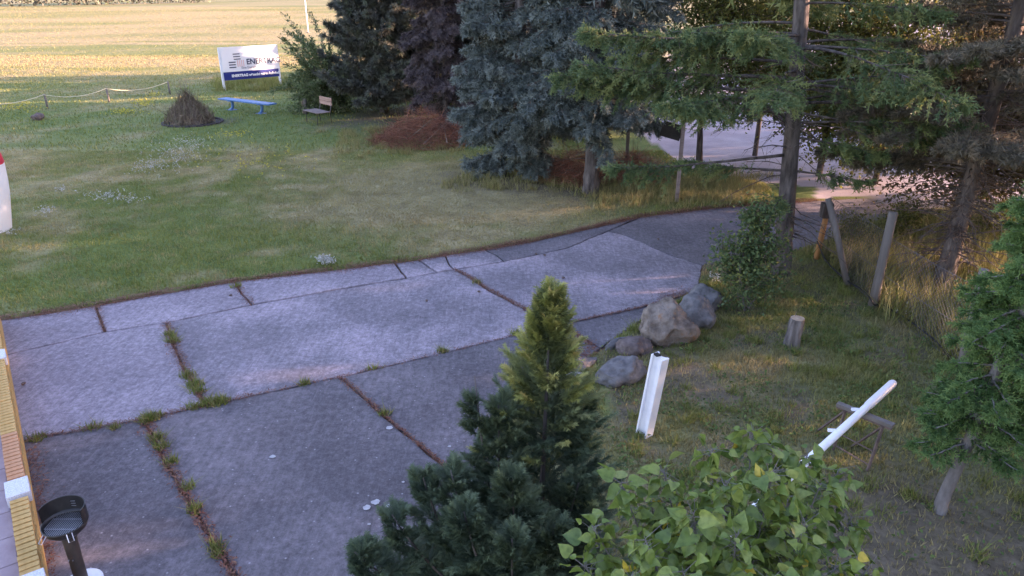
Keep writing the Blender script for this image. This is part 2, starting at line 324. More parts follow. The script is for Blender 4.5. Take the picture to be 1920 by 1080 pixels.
Z = np.where(drive, -.05, .02+.025*(fbm(X, Y, 2.2, 3)-.5)*(np.abs(Y) < 90)); Z = np.where(plaza, .005, Z)
ny, nx = X.shape; idx = np.arange(nx*ny).reshape(ny, nx)
F = np.stack([idx[:-1,:-1], idx[:-1,1:], idx[1:,1:], idx[1:,:-1]], -1).reshape(-1, 4)
m, nt, b = newmat('ground_cover')
gr = ramp(nt, noise_(nt, 1.3, 6), [(.075,.11,.03), (.11,.155,.042), (.155,.185,.055)], .3, .7)
dr = ramp(nt, noise_(nt, 1.7, 6), [(.2,.165,.09), (.29,.245,.13), (.37,.315,.165)], .3, .7)
fineg = ramp(nt, noise_(nt, 22, 4), [(.55,)*3, (1,)*3, (1.3,)*3], .3, .7)
c = mixc(nt, attr(nt, 'dry'), gr, dr); c = mixc(nt, .8, c, fineg, 'MULTIPLY')
c = mixc(nt, attr(nt, 'soil'), c, ramp(nt, noise_(nt, 9, 5), [(.05,.038,.032), (.1,.075,.062), (.16,.12,.1)], .3, .7))
c = mixc(nt, attr(nt, 'litter'), c, ramp(nt, noise_(nt, 14, 5), [(.07,.032,.024), (.14,.06,.042), (.2,.1,.07)], .3, .7))
c = mixc(nt, attr(nt, 'gravel'), c, ramp(nt, noise_(nt, .9, 7), [(.27,.235,.255), (.34,.3,.325), (.42,.37,.395)], .3, .7))
nt.links.new(c, b.inputs['Base Color']); b.inputs['Roughness'].default_value = .95; b.inputs['Specular IOR Level'].default_value = .15
bump(nt, b, noise_(nt, 30, 5), .7, .03); M['ground'] = m
ground = npmesh('ground', np.stack([X, Y, Z], -1).reshape(-1, 3), F, m, None, dict(dry=dry.ravel(), soil=soil.ravel(), litter=np.where(drive, .85, litter).ravel(), gravel=plaza.ravel()*1.0), smooth=True)
tag(ground, kind='structure')
driveway = tag(empty('driveway'), kind='structure')
for i, (mk, P) in enumerate(slabs_px):
    Q = inset(resample(W(P), .14, True, .008), .02); c = np.mean(Q, axis=0); dz = random.uniform(-.006, .008)
    Q = [(x-c[0], y-c[1]) for x, y in Q]
    o = MB().prism(Q, -.12, dz, .008).build('concrete_slab', M[mk], driveway, loc=(c[0], c[1], 0))
for (x, y, r) in [(704,943,.045),(688,953,.04),(728,950,.03),(730,803,.04),(511,857,.035),(843,838,.02),(692,984,.015),(756,905,.015),(697,1040,.012)]:
    c = G(x, y); P = [(r*(1+.25*random.uniform(-1,1))*math.cos(a), r*.9*(1+.25*random.uniform(-1,1))*math.sin(a)) for a in np.linspace(0, 2*math.pi, 14)[:-1]]
    MB().prism(P, .0095, .013).build('lichen_patch', M['stain'], driveway, loc=(c[0], c[1], 0))

# ------------------------------------------------------------------ vectorised scattering
def basis(D, roll=None):
    D = D/np.maximum(np.linalg.norm(D, axis=1, keepdims=True), 1e-9); n = len(D)
    up = np.tile([0, 0, 1.], (n, 1)); up[np.abs(D[:,2]) > .95] = [1, 0, 0]
    S = np.cross(up, D); S /= np.linalg.norm(S, axis=1, keepdims=True); U = np.cross(D, S)
    if roll is not None:
        c, s = np.cos(roll)[:,None], np.sin(roll)[:,None]; S, U = S*c+U*s, U*c-S*s
    return np.stack([D, S, U], 2)                 # columns: x = axis, y = side, z = up
def scatter(tv, tf, B, sc_, T):
    tv = np.asarray(tv); sc_ = np.asarray(sc_)
    if sc_.ndim == 1: sc_ = np.repeat(sc_[:,None], 3, 1)
    V = np.einsum('nij,nkj->nki', B, tv[None]*sc_[:,None,:])+T[:,None,:]
    Fo = (np.asarray(tf)[None]+(np.arange(len(T))*len(tv))[:,None,None]).reshape(-1, 3)
    return V.reshape(-1, 3), Fo
class Foliage:
    def __init__(s): s.V = []; s.F = []; s.R = []; s.D = []; s.n = 0
    def add(s, tv, tf, D, size, T, roll=None, rnd=None, dry=None):
        N = len(T)
        if N == 0: return
        V, Fo = scatter(tv, tf, basis(D, roll), size, T); k = len(tv)
        rnd = RS.rand(N) if rnd is None else rnd; dry = np.zeros(N) if dry is None else dry
        s.V.append(V); s.F.append(Fo+s.n); s.R.append(np.repeat(rnd, k)); s.D.append(np.repeat(dry, k)); s.n += len(V)
    def build(s, name, m, parent=None, kind=None, loc=None):
        V = np.concatenate(s.V)
        o = npmesh(name, V, np.concatenate(s.F), m, parent, dict(rnd=np.clip(np.concatenate(s.R), 0, 1), dry=np.clip(np.concatenate(s.D), 0, 1)), loc=loc)
        if kind: o['kind'] = kind
        return o
def tpl_sprig(nn=10, spread=.22, seed=1, core=.06):       # needle-clad shoot along +x, length 1
    r = np.random.RandomState(seed); V = []; Fc = []
    for a in (.4, math.pi/2+.4):
        n = len(V); V += [(0, core*math.cos(a), core*math.sin(a)), (0, -core*math.cos(a), -core*math.sin(a)), (1.0, 0, 0)]; Fc.append((n, n+1, n+2))
    for i in range(nn):
        t = (i+.5)/nn*.95; a = i*2.4+r.rand(); l = spread*(1-.35*t)*(.8+.4*r.rand()); w = .075
        ca, sa = math.cos(a), math.sin(a); n = len(V)
        V += [(t-w, 0, 0), (t+w, .02*sa, -.02*ca), (t+.22, l*ca, l*sa)]; Fc.append((n, n+1, n+2))
    return np.array(V), np.array(Fc)
def tpl_tuft(nn=8, seed=2):                              # pine tuft: burst of needles
    r = np.random.RandomState(seed); V = []; Fc = []
    for i in range(nn):
        d = r.normal(size=3); d[0] = abs(d[0])+.5; d /= np.linalg.norm(d); sdv = np.cross(d, r.normal(size=3)); sdv /= np.linalg.norm(sdv); n = len(V)
        V += [tuple(sdv*.085), tuple(-sdv*.085), tuple(d)]; Fc.append((n, n+1, n+2))
    return np.array(V), np.array(Fc)
def tpl_leaf():                                           # small folded leaf
    return np.array([(0,0,0), (.45,.3,.08), (1,0,-.05), (.45,-.3,.08)]), np.array([(0,2,1), (0,3,2)])
def tpl_frond(seed=3):                                    # flat scale-leaf spray of a cypress
    r = np.random.RandomState(seed); V = []; Fc = []
    def blade(a, b, w):
        a, b = np.array(a), np.array(b); d = b-a; s = np.array([-d[1], d[0], 0]); s = s/np.linalg.norm(s)*w; n = len(V)
        V.extend([tuple(a+s), tuple(b), tuple(a-s)]); Fc.append((n, n+1, n+2))
    blade((0,0,0), (1,0,-.12), .04)
    for i, t in enumerate(np.linspace(.12, .85, 6)):
        for sd_ in (-1, 1):
            l = (.4*(1-t)+.16)*(.8+.4*r.rand()); a = .6+.25*r.rand(); z = -.12*t*t
            p = np.array([t, 0, z]); q = p+np.array([l*math.cos(a), sd_*l*math.sin(a), -.05-.12*l+.08*r.normal()]); blade(p, q, .04)
    return np.array(V), np.array(Fc)
def tpl_twig(): return np.array([(0,.5,0), (0,-.5,0), (1,0,0), (0,0,.5), (0,0,-.5)]), np.array([(0,1,2), (3,4,2)])
SPRIG, SPRIG2, TUFT, LEAF, FROND, TWIG = tpl_sprig(), tpl_sprig(7, .3, 5, .07), tpl_tuft(), tpl_leaf(), tpl_frond(), tpl_twig()

def limb_path(p0, az, L, pitch, droop, up, K=9, wob=.03):
    t = np.linspace(0, 1, K); d = np.array([math.cos(az), math.sin(az)]); s = np.array([-d[1], d[0]])
    w = np.cumsum(RS.normal(0, wob, K))*L*.5; w[0] = 0
    P = np.zeros((K, 3)); P[:,:2] = p0[:2]+np.outer(t*L, d)+np.outer(w, s); P[:,2] = p0[2]+L*(math.tan(pitch)*t-droop*t**2+up*t**3); return P
def polyat(P, t):
    K = len(P)-1; u = np.clip(t, 0, .9999)*K; i = u.astype(int); f = (u-i)[:,None]; return P[i]*(1-f)+P[i+1]*f, P[i+1]-P[i]
def clothe(fo, P, L, tmin, ntw, tl, spl, tpl, hang=.25, lift=0.0, jitter=.35, shade=(.1,.75), twf=None, nsp=None):
    """side shoots with needle sprigs along a limb path"""
    t = tmin+(1-tmin)*RS.rand(ntw)**.8; p, d = polyat(P, t); d /= np.linalg.norm(d, axis=1, keepdims=True)
    side = np.where(RS.rand(ntw) < .5, -1, 1)*np.radians(RS.uniform(35, 78, ntw)); c, s = np.cos(side), np.sin(side)
    D = np.stack([d[:,0]*c-d[:,1]*s, d[:,0]*s+d[:,1]*c, d[:,2]*.5+RS.normal(-hang, .22, ntw)+lift], 1); D /= np.linalg.norm(D, axis=1, keepdims=True)
    l = tl*L*((1-t)**.7*.9+.16)*RS.uniform(.6, 1.2, ntw)
    tip = RS.rand(ntw)
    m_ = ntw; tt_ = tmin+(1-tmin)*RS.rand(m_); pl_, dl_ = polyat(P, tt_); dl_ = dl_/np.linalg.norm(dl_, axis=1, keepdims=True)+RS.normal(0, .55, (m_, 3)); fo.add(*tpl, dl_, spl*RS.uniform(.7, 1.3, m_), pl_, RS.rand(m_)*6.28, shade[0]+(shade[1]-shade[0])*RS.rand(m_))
    if twf is not None: twf.add(*TWIG, D, np.stack([l, np.full(ntw, .012), np.full(ntw, .012)], 1), p, rnd=RS.rand(ntw))
    n = max(2, int(nsp or 5)); u = RS.rand(ntw, n)**.7
    q = p[:,None]+D[:,None]*(l[:,None]*u)[...,None]+np.array([0,0,-1.])*((u**2)*l[:,None]*hang*.8)[...,None]
    Ds = D[:,None]+RS.normal(0, jitter, (ntw, n, 3)); Ds[...,2] -= hang*.6*u
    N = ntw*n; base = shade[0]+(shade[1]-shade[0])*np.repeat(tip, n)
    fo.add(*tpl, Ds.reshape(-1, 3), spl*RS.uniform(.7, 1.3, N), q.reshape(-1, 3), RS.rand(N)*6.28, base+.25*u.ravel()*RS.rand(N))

def trunk_mesh(pts, rads, name, m, parent, n=10, jit=.12):
    P = resample3(pts, rads); return MB().tube(P[0], P[1], n, True, jit).build(name, m, parent, smooth=True)
def resample3(pts, rads, k=5):
    O = []; R = []
    for i in range(len(pts)-1):
        for j in range(k):
            f = j/k; p = np.array(pts[i])*(1-f)+np.array(pts[i+1])*f; O.append(p+RS.normal(0, .008, 3)*(i+j > 0)); R.append(rads[i]*(1-f)+rads[i+1]*f)
    O.append(np.array(pts[-1])); R.append(rads[-1]); return O, R

def conifer(name, label, cat, base, height, Rmax, z0, needles, bark, tpl, trad=.18, dens=1.0, spl=.14, droop=.35, hang=.35, up=.12, pitch=.05, whorl=.34, per=6, fine=6.5, zfull=None, tl=.28, group=None, dead=0, lean=(0,0), tmin=.25, shade=(.1,.75), extra=(), low=1.0):
    root = tag(empty(name, tuple(base)), label, cat, group)
    top = np.array([lean[0], lean[1], height]); ax = lambda z: top*(z/height)*np.array([1,1,1.])
    trunk_mesh([np.array([0,0,-.1]), ax(.25*height*.25), ax(height*.35), ax(height*.7), top], [trad*1.25, trad, trad*.8, trad*.45, .02], 'trunk', bark, root)
    fo = Foliage(); tw = Foliage(); lm = MB(); z = z0
    while z < height-.3:
        f = (z-z0)/(height-z0); coarse = z > fine; R = Rmax*((1-f)**.85)*(low+(1-low)*min(1, f*6)); st = whorl*(2.0 if coarse else 1)
        for k in range(per if not coarse else max(3, per-2)):
            az = RS.rand()*6.28; L = R*RS.uniform(.7, 1.12); zz = z+RS.uniform(-.5, .5)*st
            if L < .15: continue
            P = limb_path(ax(zz), az, L, pitch+RS.normal(0, .08), droop*RS.uniform(.7, 1.3), up)
            lm.tube(P, list(np.linspace(.012+.006*L, .004, len(P))), 3 if coarse else 5, False)
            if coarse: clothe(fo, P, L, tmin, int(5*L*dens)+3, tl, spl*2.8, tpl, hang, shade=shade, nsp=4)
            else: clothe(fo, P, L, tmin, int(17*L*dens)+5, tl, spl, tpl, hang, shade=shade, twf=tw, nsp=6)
        z += st
    for (zz, az, L, pit, dr) in extra:
        P = limb_path(ax(zz), math.radians(az), L, pit, dr, .1); lm.tube(P, list(np.linspace(.016+.006*L, .005, len(P))), 6, False)
        clothe(fo, P, L, .3 if zz > 2.5 or L < 2 else .6, int((26 if zz > 2.5 else 14)*L*dens), .24, spl, tpl, hang, shade=shade, twf=tw, nsp=7)
    for _ in range(dead):                                 # bare dead branches under the crown
        zz = RS.uniform(.5, z0+1.2); az = RS.rand()*6.28; L = RS.uniform(.4, 1.5)
        P = limb_path(ax(zz), az, L, RS.normal(.1, .3), .4, .1, 6, .12); lm.tube(P, list(np.linspace(.014, .004, 6)), 3, False)
        p, d = polyat(P, RS.rand(14)); tw.add(*TWIG, d/np.linalg.norm(d, axis=1, keepdims=True)+RS.normal(0, .7, (14, 3)), np.stack([RS.uniform(.1, .4, 14), np.full(14, .008), np.full(14, .008)], 1), p)
    lm.build('limbs', bark, root, smooth=True)['kind'] = 'stuff'; fo.build('crown', needles, root)
    if tw.n: tw.build('twigs', M['dead_twig'], root)
    return root
def copy_tree(o, loc, rz, s, label, group=None):
    c = o.copy(); col.objects.link(c); c.location = loc; c.rotation_euler = (0, 0, rz); c.scale = (s, s, s)
    c['label'] = label
    if group: c['group'] = group
    for ch in o.children:
        d = ch.copy(); col.objects.link(d); d.parent = c
    return c
def broadleaf(name, label, cat, base, clusters, leafm, bark, leafsize, nleaf, spread, trad=.06, stems=None, group=None, droop=.3, shade=(0,1), tpl=LEAF, tw=True, up=0.0):
    """clusters: array of points (relative) that carry leaves; each is tied to a stem"""
    root = tag(empty(name, tuple(base)), label, cat, group); C = np.asarray(clusters)
    stems = stems or [[(0,0,-.05), (0.02,0,C[:,2].mean()*.5), (C[:,0].mean()*.5, C[:,1].mean()*.5, C[:,2].max()*.9)]]
    for s_ in stems: trunk_mesh(s_, list(np.linspace(trad, trad*.25, len(s_))), 'trunk', bark, root, 8)
    lm = MB(); fo = Foliage(); tws = Foliage(); SP = np.concatenate([np.array(resample3(s_, [1]*len(s_))[0]) for s_ in stems])
    for c in C:
        cost = np.linalg.norm(SP-c, axis=1)+2.0*np.maximum(0, SP[:,2]-c[2]+.15); p = SP[np.argmin(cost)]
        mid = (p+c)/2+np.array([0,0,.12*np.linalg.norm(c-p)])+RS.normal(0, .05, 3)
        lm.tube([p, mid, c], [trad*.22, trad*.14, .004], 4, False)
        P = np.array([p, mid, c]); tt = RS.uniform(.35, 1.05, nleaf); q = c+RS.normal(0, spread, (nleaf, 3)); k = RS.rand(nleaf) < .3
        q[k] = polyat(P, np.clip(tt[k], 0, 1))[0]+RS.normal(0, spread*.4, (k.sum(), 3))
        D = RS.normal(0, 1, (nleaf, 3)); D[:,2] -= droop-up; r0 = RS.rand()
        fo.add(*tpl, D, leafsize*RS.uniform(.6, 1.3, nleaf), q, RS.rand(nleaf)*6.28, shade[0]+(shade[1]-shade[0])*np.clip(.5*r0+.5*RS.rand(nleaf), 0, 1))
        if tw:
            j = RS.randint(0, nleaf, 8); dv = q[j]-c; ln = np.linalg.norm(dv, axis=1); tws.add(*TWIG, dv, np.stack([ln, np.full(8, .007), np.full(8, .007)], 1), np.tile(c, (8, 1)))
    lm.build('limbs', bark, root, smooth=True)['kind'] = 'stuff'; fo.build('crown', leafm, root)
    if tws.n: tws.build('twigs', M['dead_twig'], root)
    return root
def ellipsoid(n, c, r, shell=.45, zmin=.1):
    d = RS.normal(size=(n, 3)); d /= np.linalg.norm(d, axis=1, keepdims=True); u = (shell+(1-shell)*RS.rand(n))[:,None]; P = np.array(c)+d*u*np.array(r)*(.8+.4*RS.rand(n))[:,None]
    return P[P[:,2] > zmin]

# ------------------------------------------------------------------ trees
g = lambda x, y: G(x, y)*np.array([1,1,0])
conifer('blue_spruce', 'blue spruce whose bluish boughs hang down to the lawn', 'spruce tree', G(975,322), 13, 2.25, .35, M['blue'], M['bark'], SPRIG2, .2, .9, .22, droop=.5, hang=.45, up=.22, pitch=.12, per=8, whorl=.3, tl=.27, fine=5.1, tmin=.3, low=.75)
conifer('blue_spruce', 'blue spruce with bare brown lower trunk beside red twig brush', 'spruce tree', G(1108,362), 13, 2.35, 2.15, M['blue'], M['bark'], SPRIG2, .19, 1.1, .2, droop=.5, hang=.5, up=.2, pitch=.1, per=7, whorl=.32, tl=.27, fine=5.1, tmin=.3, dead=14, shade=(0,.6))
fir = conifer('fir_tree', 'tall green fir with long level boughs beside the bend of the driveway', 'fir tree', G(1465,515), 15, 3.1, 2.9, M['fir'], M['bark'], SPRIG2, .15, 1.25, .16, droop=.22, hang=.3, up=.08, pitch=.08, per=5, whorl=.5, tl=.24, fine=5.1, dead=46, tmin=.3, lean=(-1.1,0), shade=(.1,.95),
    extra=[(2.3,186,3.2,-.05,.1),(2.0,150,1.9,.0,.1),(3.35,178,4.1,.10,.12),(3.6,190,3.8,.08,.1),(3.3,215,3.2,.1,.15),(3.5,-8,2.7,.0,.16),(3.2,10,2.4,.0,.14),(2.6,-30,1.5,.0,.2),(2.0,-20,1.3,.0,.15),(1.3,200,.8,.1,.3),(1.6,235,1.0,.1,.3),(4.2,185,3.6,.05,.1),(4.3,230,2.6,.05,.1)])
conifer('young_spruce', 'bright green young spruce with leaning bare lower trunk in front of fence', 'spruce tree', G(1758,962), 8, .58, .95, M['firn'], M['bark_grey'], SPRIG2, .055, 2.3, .095, droop=.3, hang=.25, up=.15, pitch=.0, per=9, whorl=.2, tl=.32, fine=5.0, tmin=.05, lean=(1.0,.1), shade=(.05,.95), low=.8)
conifer('pine_tree', 'grey brown pine with many dead twigs behind the wire fence', 'pine tree', G(1765,540), 12, 2.4, 2.3, M['pine'], M['bark_pine'], TUFT, .15, 1.0, .105, droop=.25, hang=.15, up=.12, pitch=.12, per=6, whorl=.3, tl=.3, fine=5.1, dead=170, lean=(.5,.2))
# dark evergreens at the head of the lawn
ev = conifer('dark_evergreen', 'dark green bushy evergreen behind the wooden seat', 'evergreen tree', G(708,222)+np.array([0,1.6,0]), 9, 2.7, .3, M['darkev'], M['bark'], TUFT, .16, .5, .22, droop=.1, hang=.05, up=.1, pitch=.4, per=8, whorl=.3, tl=.3, fine=5.1, tmin=.2)
ev2 = conifer('dark_evergreen', 'tall dark evergreen standing between bushy evergreen and red dead brush', 'evergreen tree', G(775,222)+np.array([0,1.6,0]), 12, 2.4, .5, M['darkev'], M['bark'], TUFT, .17, .5, .21, droop=.1, hang=.1, up=.1, pitch=.35, per=8, whorl=.32, tl=.3, fine=5.1, tmin=.2)
conifer('withered_spruce', 'withered brown spruce close beside the boughs of blue spruce', 'spruce tree', G(838,235), 12, 1.9, .7, M['brownev'], M['bark'], SPRIG2, .14, .65, .22, droop=.4, hang=.4, up=.1, pitch=.05, per=7, whorl=.36, tl=.28, fine=5.1, dead=30)
# arching shrub beside the sign
b0 = G(622,206); cl = []; sh = MB(); root = tag(empty('arching_shrub', tuple(b0)), 'pale green shrub with arching shoots overhanging the billboard', 'shrub'); fo = Foliage()
for i in range(150):
    az = RS.uniform(1.2, 5.4) if i % 3 else RS.rand()*6.28; L = RS.uniform(1.2, 2.6)*(.95 if math.cos(az) < -.5 else .8); P = limb_path(np.array([RS.normal(.2, .3), RS.normal(0, .3), RS.uniform(0, 1.1)]), az, L, RS.uniform(.35, 1.15), RS.uniform(.45, 1.0), .1)
    P[:,2] = np.maximum(P[:,2], .1); sh.tube(P, list(np.linspace(.016, .004, 9)), 4, False); n = int(95*L); p, d = polyat(P, .12+.88*RS.rand(n)); D = d/np.linalg.norm(d, axis=1, keepdims=True)*.8+RS.normal(0, .55, (n, 3))
    fo.add(*LEAF, D, np.stack([RS.uniform(.1, .2, n), RS.uniform(.06, .12, n), np.full(n, .1)], 1), p+RS.normal(0, .05, (n, 3)), RS.rand(n)*6.28)
sh.build('stems', M['bark_grey'], root); fo.build('foliage', M['willow'], root)
# olive broadleaf trees behind the bend
broadleaf('broadleaf_tree', 'slender dark stemmed tree with small drooping leaves beside the dark signboard', 'tree', G(1312,322), np.concatenate([ellipsoid(120, (0,0,4.2), (1.7,1.7,2.6), .3, 1.9), ellipsoid(70, (0,0,7.5), (2,2,2.4), .3)]), M['olive'], M['bark'],   .105, 110, .3, .11, [[(0,0,-.1), (-.12,0,1.3), (.0,0,3.2), (.1,0,7.5)]])
broadleaf('broadleaf_tree', 'sunlit olive leaved tree behind fir trunk', 'tree', G(1535,330), np.concatenate([ellipsoid(170, (0,0,3.1), (2.3,1.8,2.6), .3, .5), ellipsoid(60, (0,0,7), (2,2,2.4), .3)]), M['olive'], M['bark'], .11, 120, .33, .1)
broadleaf('broadleaf_tree', 'golden olive thicket tree between fir and pine', 'tree', G(1640,345), np.concatenate([ellipsoid(150, (0,0,2.6), (2.1,1.6,2.4), .3, .4), ellipsoid(50, (0,0,6), (1.8,1.8,2.2), .3)]), M['olive'], M['bark'], .105, 120, .33, .09)
broadleaf('broadleaf_tree', 'small leaved tree between dark stemmed tree and fir trunk', 'tree', G(1415,292), np.concatenate([ellipsoid(150, (0,0,3.4), (2.2,1.8,2.3), .25, 1.3), ellipsoid(50, (0,0,6.6), (2,2,2.2), .3)]), M['olive'], M['bark'], .11, 110, .33, .09)
broadleaf('leafy_shrub', 'leafy green shrub with yellow leaves beside boulders at foot of fir', 'shrub', G(1398,585), np.concatenate([ellipsoid(75, (-.05,0,.85), (.62,.5,.75), .25, .12), ellipsoid(14, (.0,0,1.65), (.22,.2,.3), .2)]), M['shrub'], M['bark_grey'], .062, 70, .13, .022,
    [[(0,0,-.05), (-.15,0,.6), (-.3,0,1.3)], [(0.05,0,-.05), (.05,.1,.8), (.02,0,1.8)], [(0,.05,-.05), (.25,-.1,.6), (.4,-.1,1.2)]])
broadleaf('broadleaf_tree', 'brown twiggy thicket tree beyond the pine trunk', 'tree', G(1790,400), np.concatenate([ellipsoid(230, (0,0,2.2), (2.8,1.7,2.6), .2, .2), ellipsoid(50, (0,0,6), (2,2,2.4), .3)]), M['brownolive'], M['bark'], .10, 110, .35, .09)
broadleaf('broadleaf_tree', 'brownish thicket tree behind the young spruce', 'tree', G(1960,430), np.concatenate([ellipsoid(150, (0,0,2.4), (2.2,1.7,2.5), .3, .3), ellipsoid(50, (0,0,6), (2,2,2.4), .3)]), M['brownolive'], M['bark'], .10, 110, .35, .09)
for (x, y, s, lab) in [(1590,480,.8,'low bush in dry grass behind the leaning fence strut'), (1850,470,1.1,'straggly bush in dry grass beyond the pine'), (1690,455,.9,'small bush in dry grass between grey post and pine')]:
    broadleaf('bush', lab, 'bush', G(x, y), ellipsoid(32, (0,0,.55*s), (.6*s,.5*s,.5*s), .2, .1), M['olive'], M['bark_grey'], .06, 55, .16, .02)
# red-brown dead brush
def brush(label, base, R, Hh, n, m, name='dead_brush', cat='brush pile', ln=(.25,.8), w=.012, apex=.2, red=0):
    root = tag(empty(name, tuple(base)), label, cat); f = Foliage()
    a = RS.rand(n)*6.28; r = R*np.sqrt(RS.rand(n)); z = Hh*(1-(r/R)**1.4)*RS.rand(n)**.6
    T = np.stack([r*np.cos(a), r*np.sin(a)*.8, z], 1); D = RS.normal(0, 1, (n, 3)); D[:,2] = D[:,2]*.5+apex; D[:,:2] -= T[:,:2]*apex
    f.add(*TWIG, D, np.stack([RS.uniform(*ln, n), np.full(n, w), np.full(n, w)], 1), T); f.build('branches', m, root)
    return root
for lab, p, R, Hh, n in [('rust red heap of dead spruce brush beside withered spruce', G(795,268), 1.9, 1.25, 3600), ('dead red brush under the drooping blue spruce', G(1075,338), 1.1, 1.0, 1500), ('dark red twig brush beside the bare spruce trunk', G(1185,338), .95, .85, 2000)]:
    r_ = brush(lab, p, R, Hh, n, M['twig_red'])
    ck = MB()
    for i in range(7):
        a = random.uniform(0, 6.28); rr = R*random.random()*.8; p0 = Vector((rr*math.cos(a), rr*math.sin(a), Hh*.3)); d = Vector((random.uniform(-1,1), random.uniform(-1,1), random.uniform(.1,.6))).normalized()
        ck.tube([p0-d*.4, p0+d*.3, p0+d*random.uniform(.6,1.1)], [.016,.012,.005], 5)
    ck.build('bare_sticks', M['twig'], r_)['kind'] = 'stuff'

# ------------------------------------------------------------------ foreground cypress
b0 = G(965,1120); root = tag(empty('cypress_shrub', tuple(b0)), 'dark green cypress shrub with golden tips growing beside the driveway edge', 'conifer shrub'); fo = Foliage(); st = MB()
leaders = [((1032,552), 4.95, .64, 6600, 1.), ((890,705), 4.75, .15, 700, .06), ((1095,765), 5.0, .30, 1000, .15), ((935,760), 4.7, .34, 1500, .1), ((845,882), 4.45, .26, 900, .02), ((790,885), 4.5, .28, 900, .0), ((735,965), 4.3, .28, 900, .0), ((665,1035), 4.2, .3, 900, .0), ((1085,905), 4.6, .34, 1100, .06), ((960,900), 4.3, .4, 1500, .08), ((870,960), 4.15, .36, 1300, .02), ((1040,985), 4.2, .36, 1100, .05), ((960,1010), 4.0, .34, 900, .03)]
for k, ((x, y), Yd, R, n, gold) in enumerate(leaders):
    tip = AT(x, y, Yd)-b0; base_ = np.array([tip[0]*.45+RS.normal(0, .04), tip[1]*.4, .05 if k == 0 else max(.1, tip[2]*.12)]); t = RS.rand(n)**.85
    mid = base_+(tip-base_)*.55+np.array([tip[0]-base_[0], tip[1]-base_[1], 0])*.15
    ctr = ((1-t)**2)[:,None]*base_+(2*t*(1-t))[:,None]*mid+(t**2)[:,None]*tip
    npl = max(8, n//19); tp = RS.rand(npl)**.85; ap = RS.rand(npl)*6.28
    cp = ((1-tp)**2)[:,None]*base_+(2*tp*(1-tp))[:,None]*mid+(tp**2)[:,None]*tip; Rp = R*((1-tp)**.95)*RS.uniform(.7, 1.35, npl)+.05
    op = np.stack([np.cos(ap), np.sin(ap), np.zeros(npl)], 1); upk = RS.uniform(.45, 1.25, npl)+1.3*sm(tp, .7, 1)
    dpl = op+np.array([0,0,1])*upk[:,None]; dpl /= np.linalg.norm(dpl, axis=1, keepdims=True); orig = cp+op*(Rp*.25)[:,None]-np.array([0,0,1])*(Rp*.45*upk)[:,None]
    sdp = np.cross(dpl, np.array([0,0,1.])); sdp /= np.linalg.norm(sdp, axis=1, keepdims=True)
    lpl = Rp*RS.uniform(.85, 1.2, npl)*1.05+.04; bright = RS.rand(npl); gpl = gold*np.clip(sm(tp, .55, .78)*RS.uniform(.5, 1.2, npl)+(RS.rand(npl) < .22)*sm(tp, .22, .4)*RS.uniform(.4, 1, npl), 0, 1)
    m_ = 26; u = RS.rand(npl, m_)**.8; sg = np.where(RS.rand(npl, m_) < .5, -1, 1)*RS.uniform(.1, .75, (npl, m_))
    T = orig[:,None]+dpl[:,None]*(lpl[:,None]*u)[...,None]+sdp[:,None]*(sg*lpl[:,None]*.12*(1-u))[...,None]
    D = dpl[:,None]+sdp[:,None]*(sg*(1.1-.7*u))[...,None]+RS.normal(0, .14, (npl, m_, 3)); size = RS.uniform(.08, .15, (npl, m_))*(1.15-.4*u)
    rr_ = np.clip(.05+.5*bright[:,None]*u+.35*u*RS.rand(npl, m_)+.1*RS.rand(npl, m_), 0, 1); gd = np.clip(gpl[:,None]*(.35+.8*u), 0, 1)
    T = T.reshape(-1, 3); ok = T[:,2] > .03
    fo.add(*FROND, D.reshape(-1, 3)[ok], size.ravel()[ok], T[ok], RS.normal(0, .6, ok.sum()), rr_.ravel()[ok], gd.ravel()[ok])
    tt = np.linspace(0, 1, 8)[:,None]; st.tube(((1-tt)**2)*base_+2*tt*(1-tt)*mid+tt**2*tip, list(np.linspace(.035 if k == 0 else .018, .004, 8)), 5)
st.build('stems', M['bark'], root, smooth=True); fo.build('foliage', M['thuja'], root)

# ------------------------------------------------------------------ foreground broad-leaved sapling, each large leaf its own part
b0 = np.array([1.28, 3.15, 0.]); root = tag(empty('poplar_sapling', tuple(b0)), 'broad leaved sapling with green and few yellow leaves overlapping the white pole', 'sapling')
def leaf_mesh(name, rnd, fold, curl, wid):
    prof = [(0,0), (-.03,.26), (.10,.46), (.28,.50), (.5,.40), (.72,.22), (.88,.09), (1.0,0)]
    V = []; Fc = []
    for (x, w) in prof: V += [(x, w*wid, fold*w-curl*x*x+.03*math.sin(9*x)), (max(x, 0), 0, -curl*x*x), (x, -w*wid, fold*w-curl*x*x-.03*math.sin(8*x))]
    for i in range(len(prof)-1):
        a = i*3; Fc += [(a, a+1, a+4), (a, a+4, a+3), (a+1, a+2, a+5), (a+1, a+5, a+4)]
    return np.array(V), np.array(Fc)
LV = [leaf_mesh('leaf', 0, f, c_, w) for f, c_, w in ((.3,.2,.9), (.1,.55,.78), (.6,.1,.85))]
leafdata = []
for v, (lv, lf) in enumerate(LV):
    for rv in (.06, .2, .34, .48, .62, .76, .97):
        me = bpy.data.meshes.new('leaf'); me.from_pydata(lv.tolist(), [], lf.tolist()); a = me.attributes.new('rnd', 'FLOAT', 'POINT'); a.data.foreach_set('value', np.full(len(lv), rv, dtype=np.float32))
        me.polygons.foreach_set('use_smooth', [True]*len(me.polygons)); me.materials.append(M['sap']); me.update(); leafdata.append((v, rv, me))
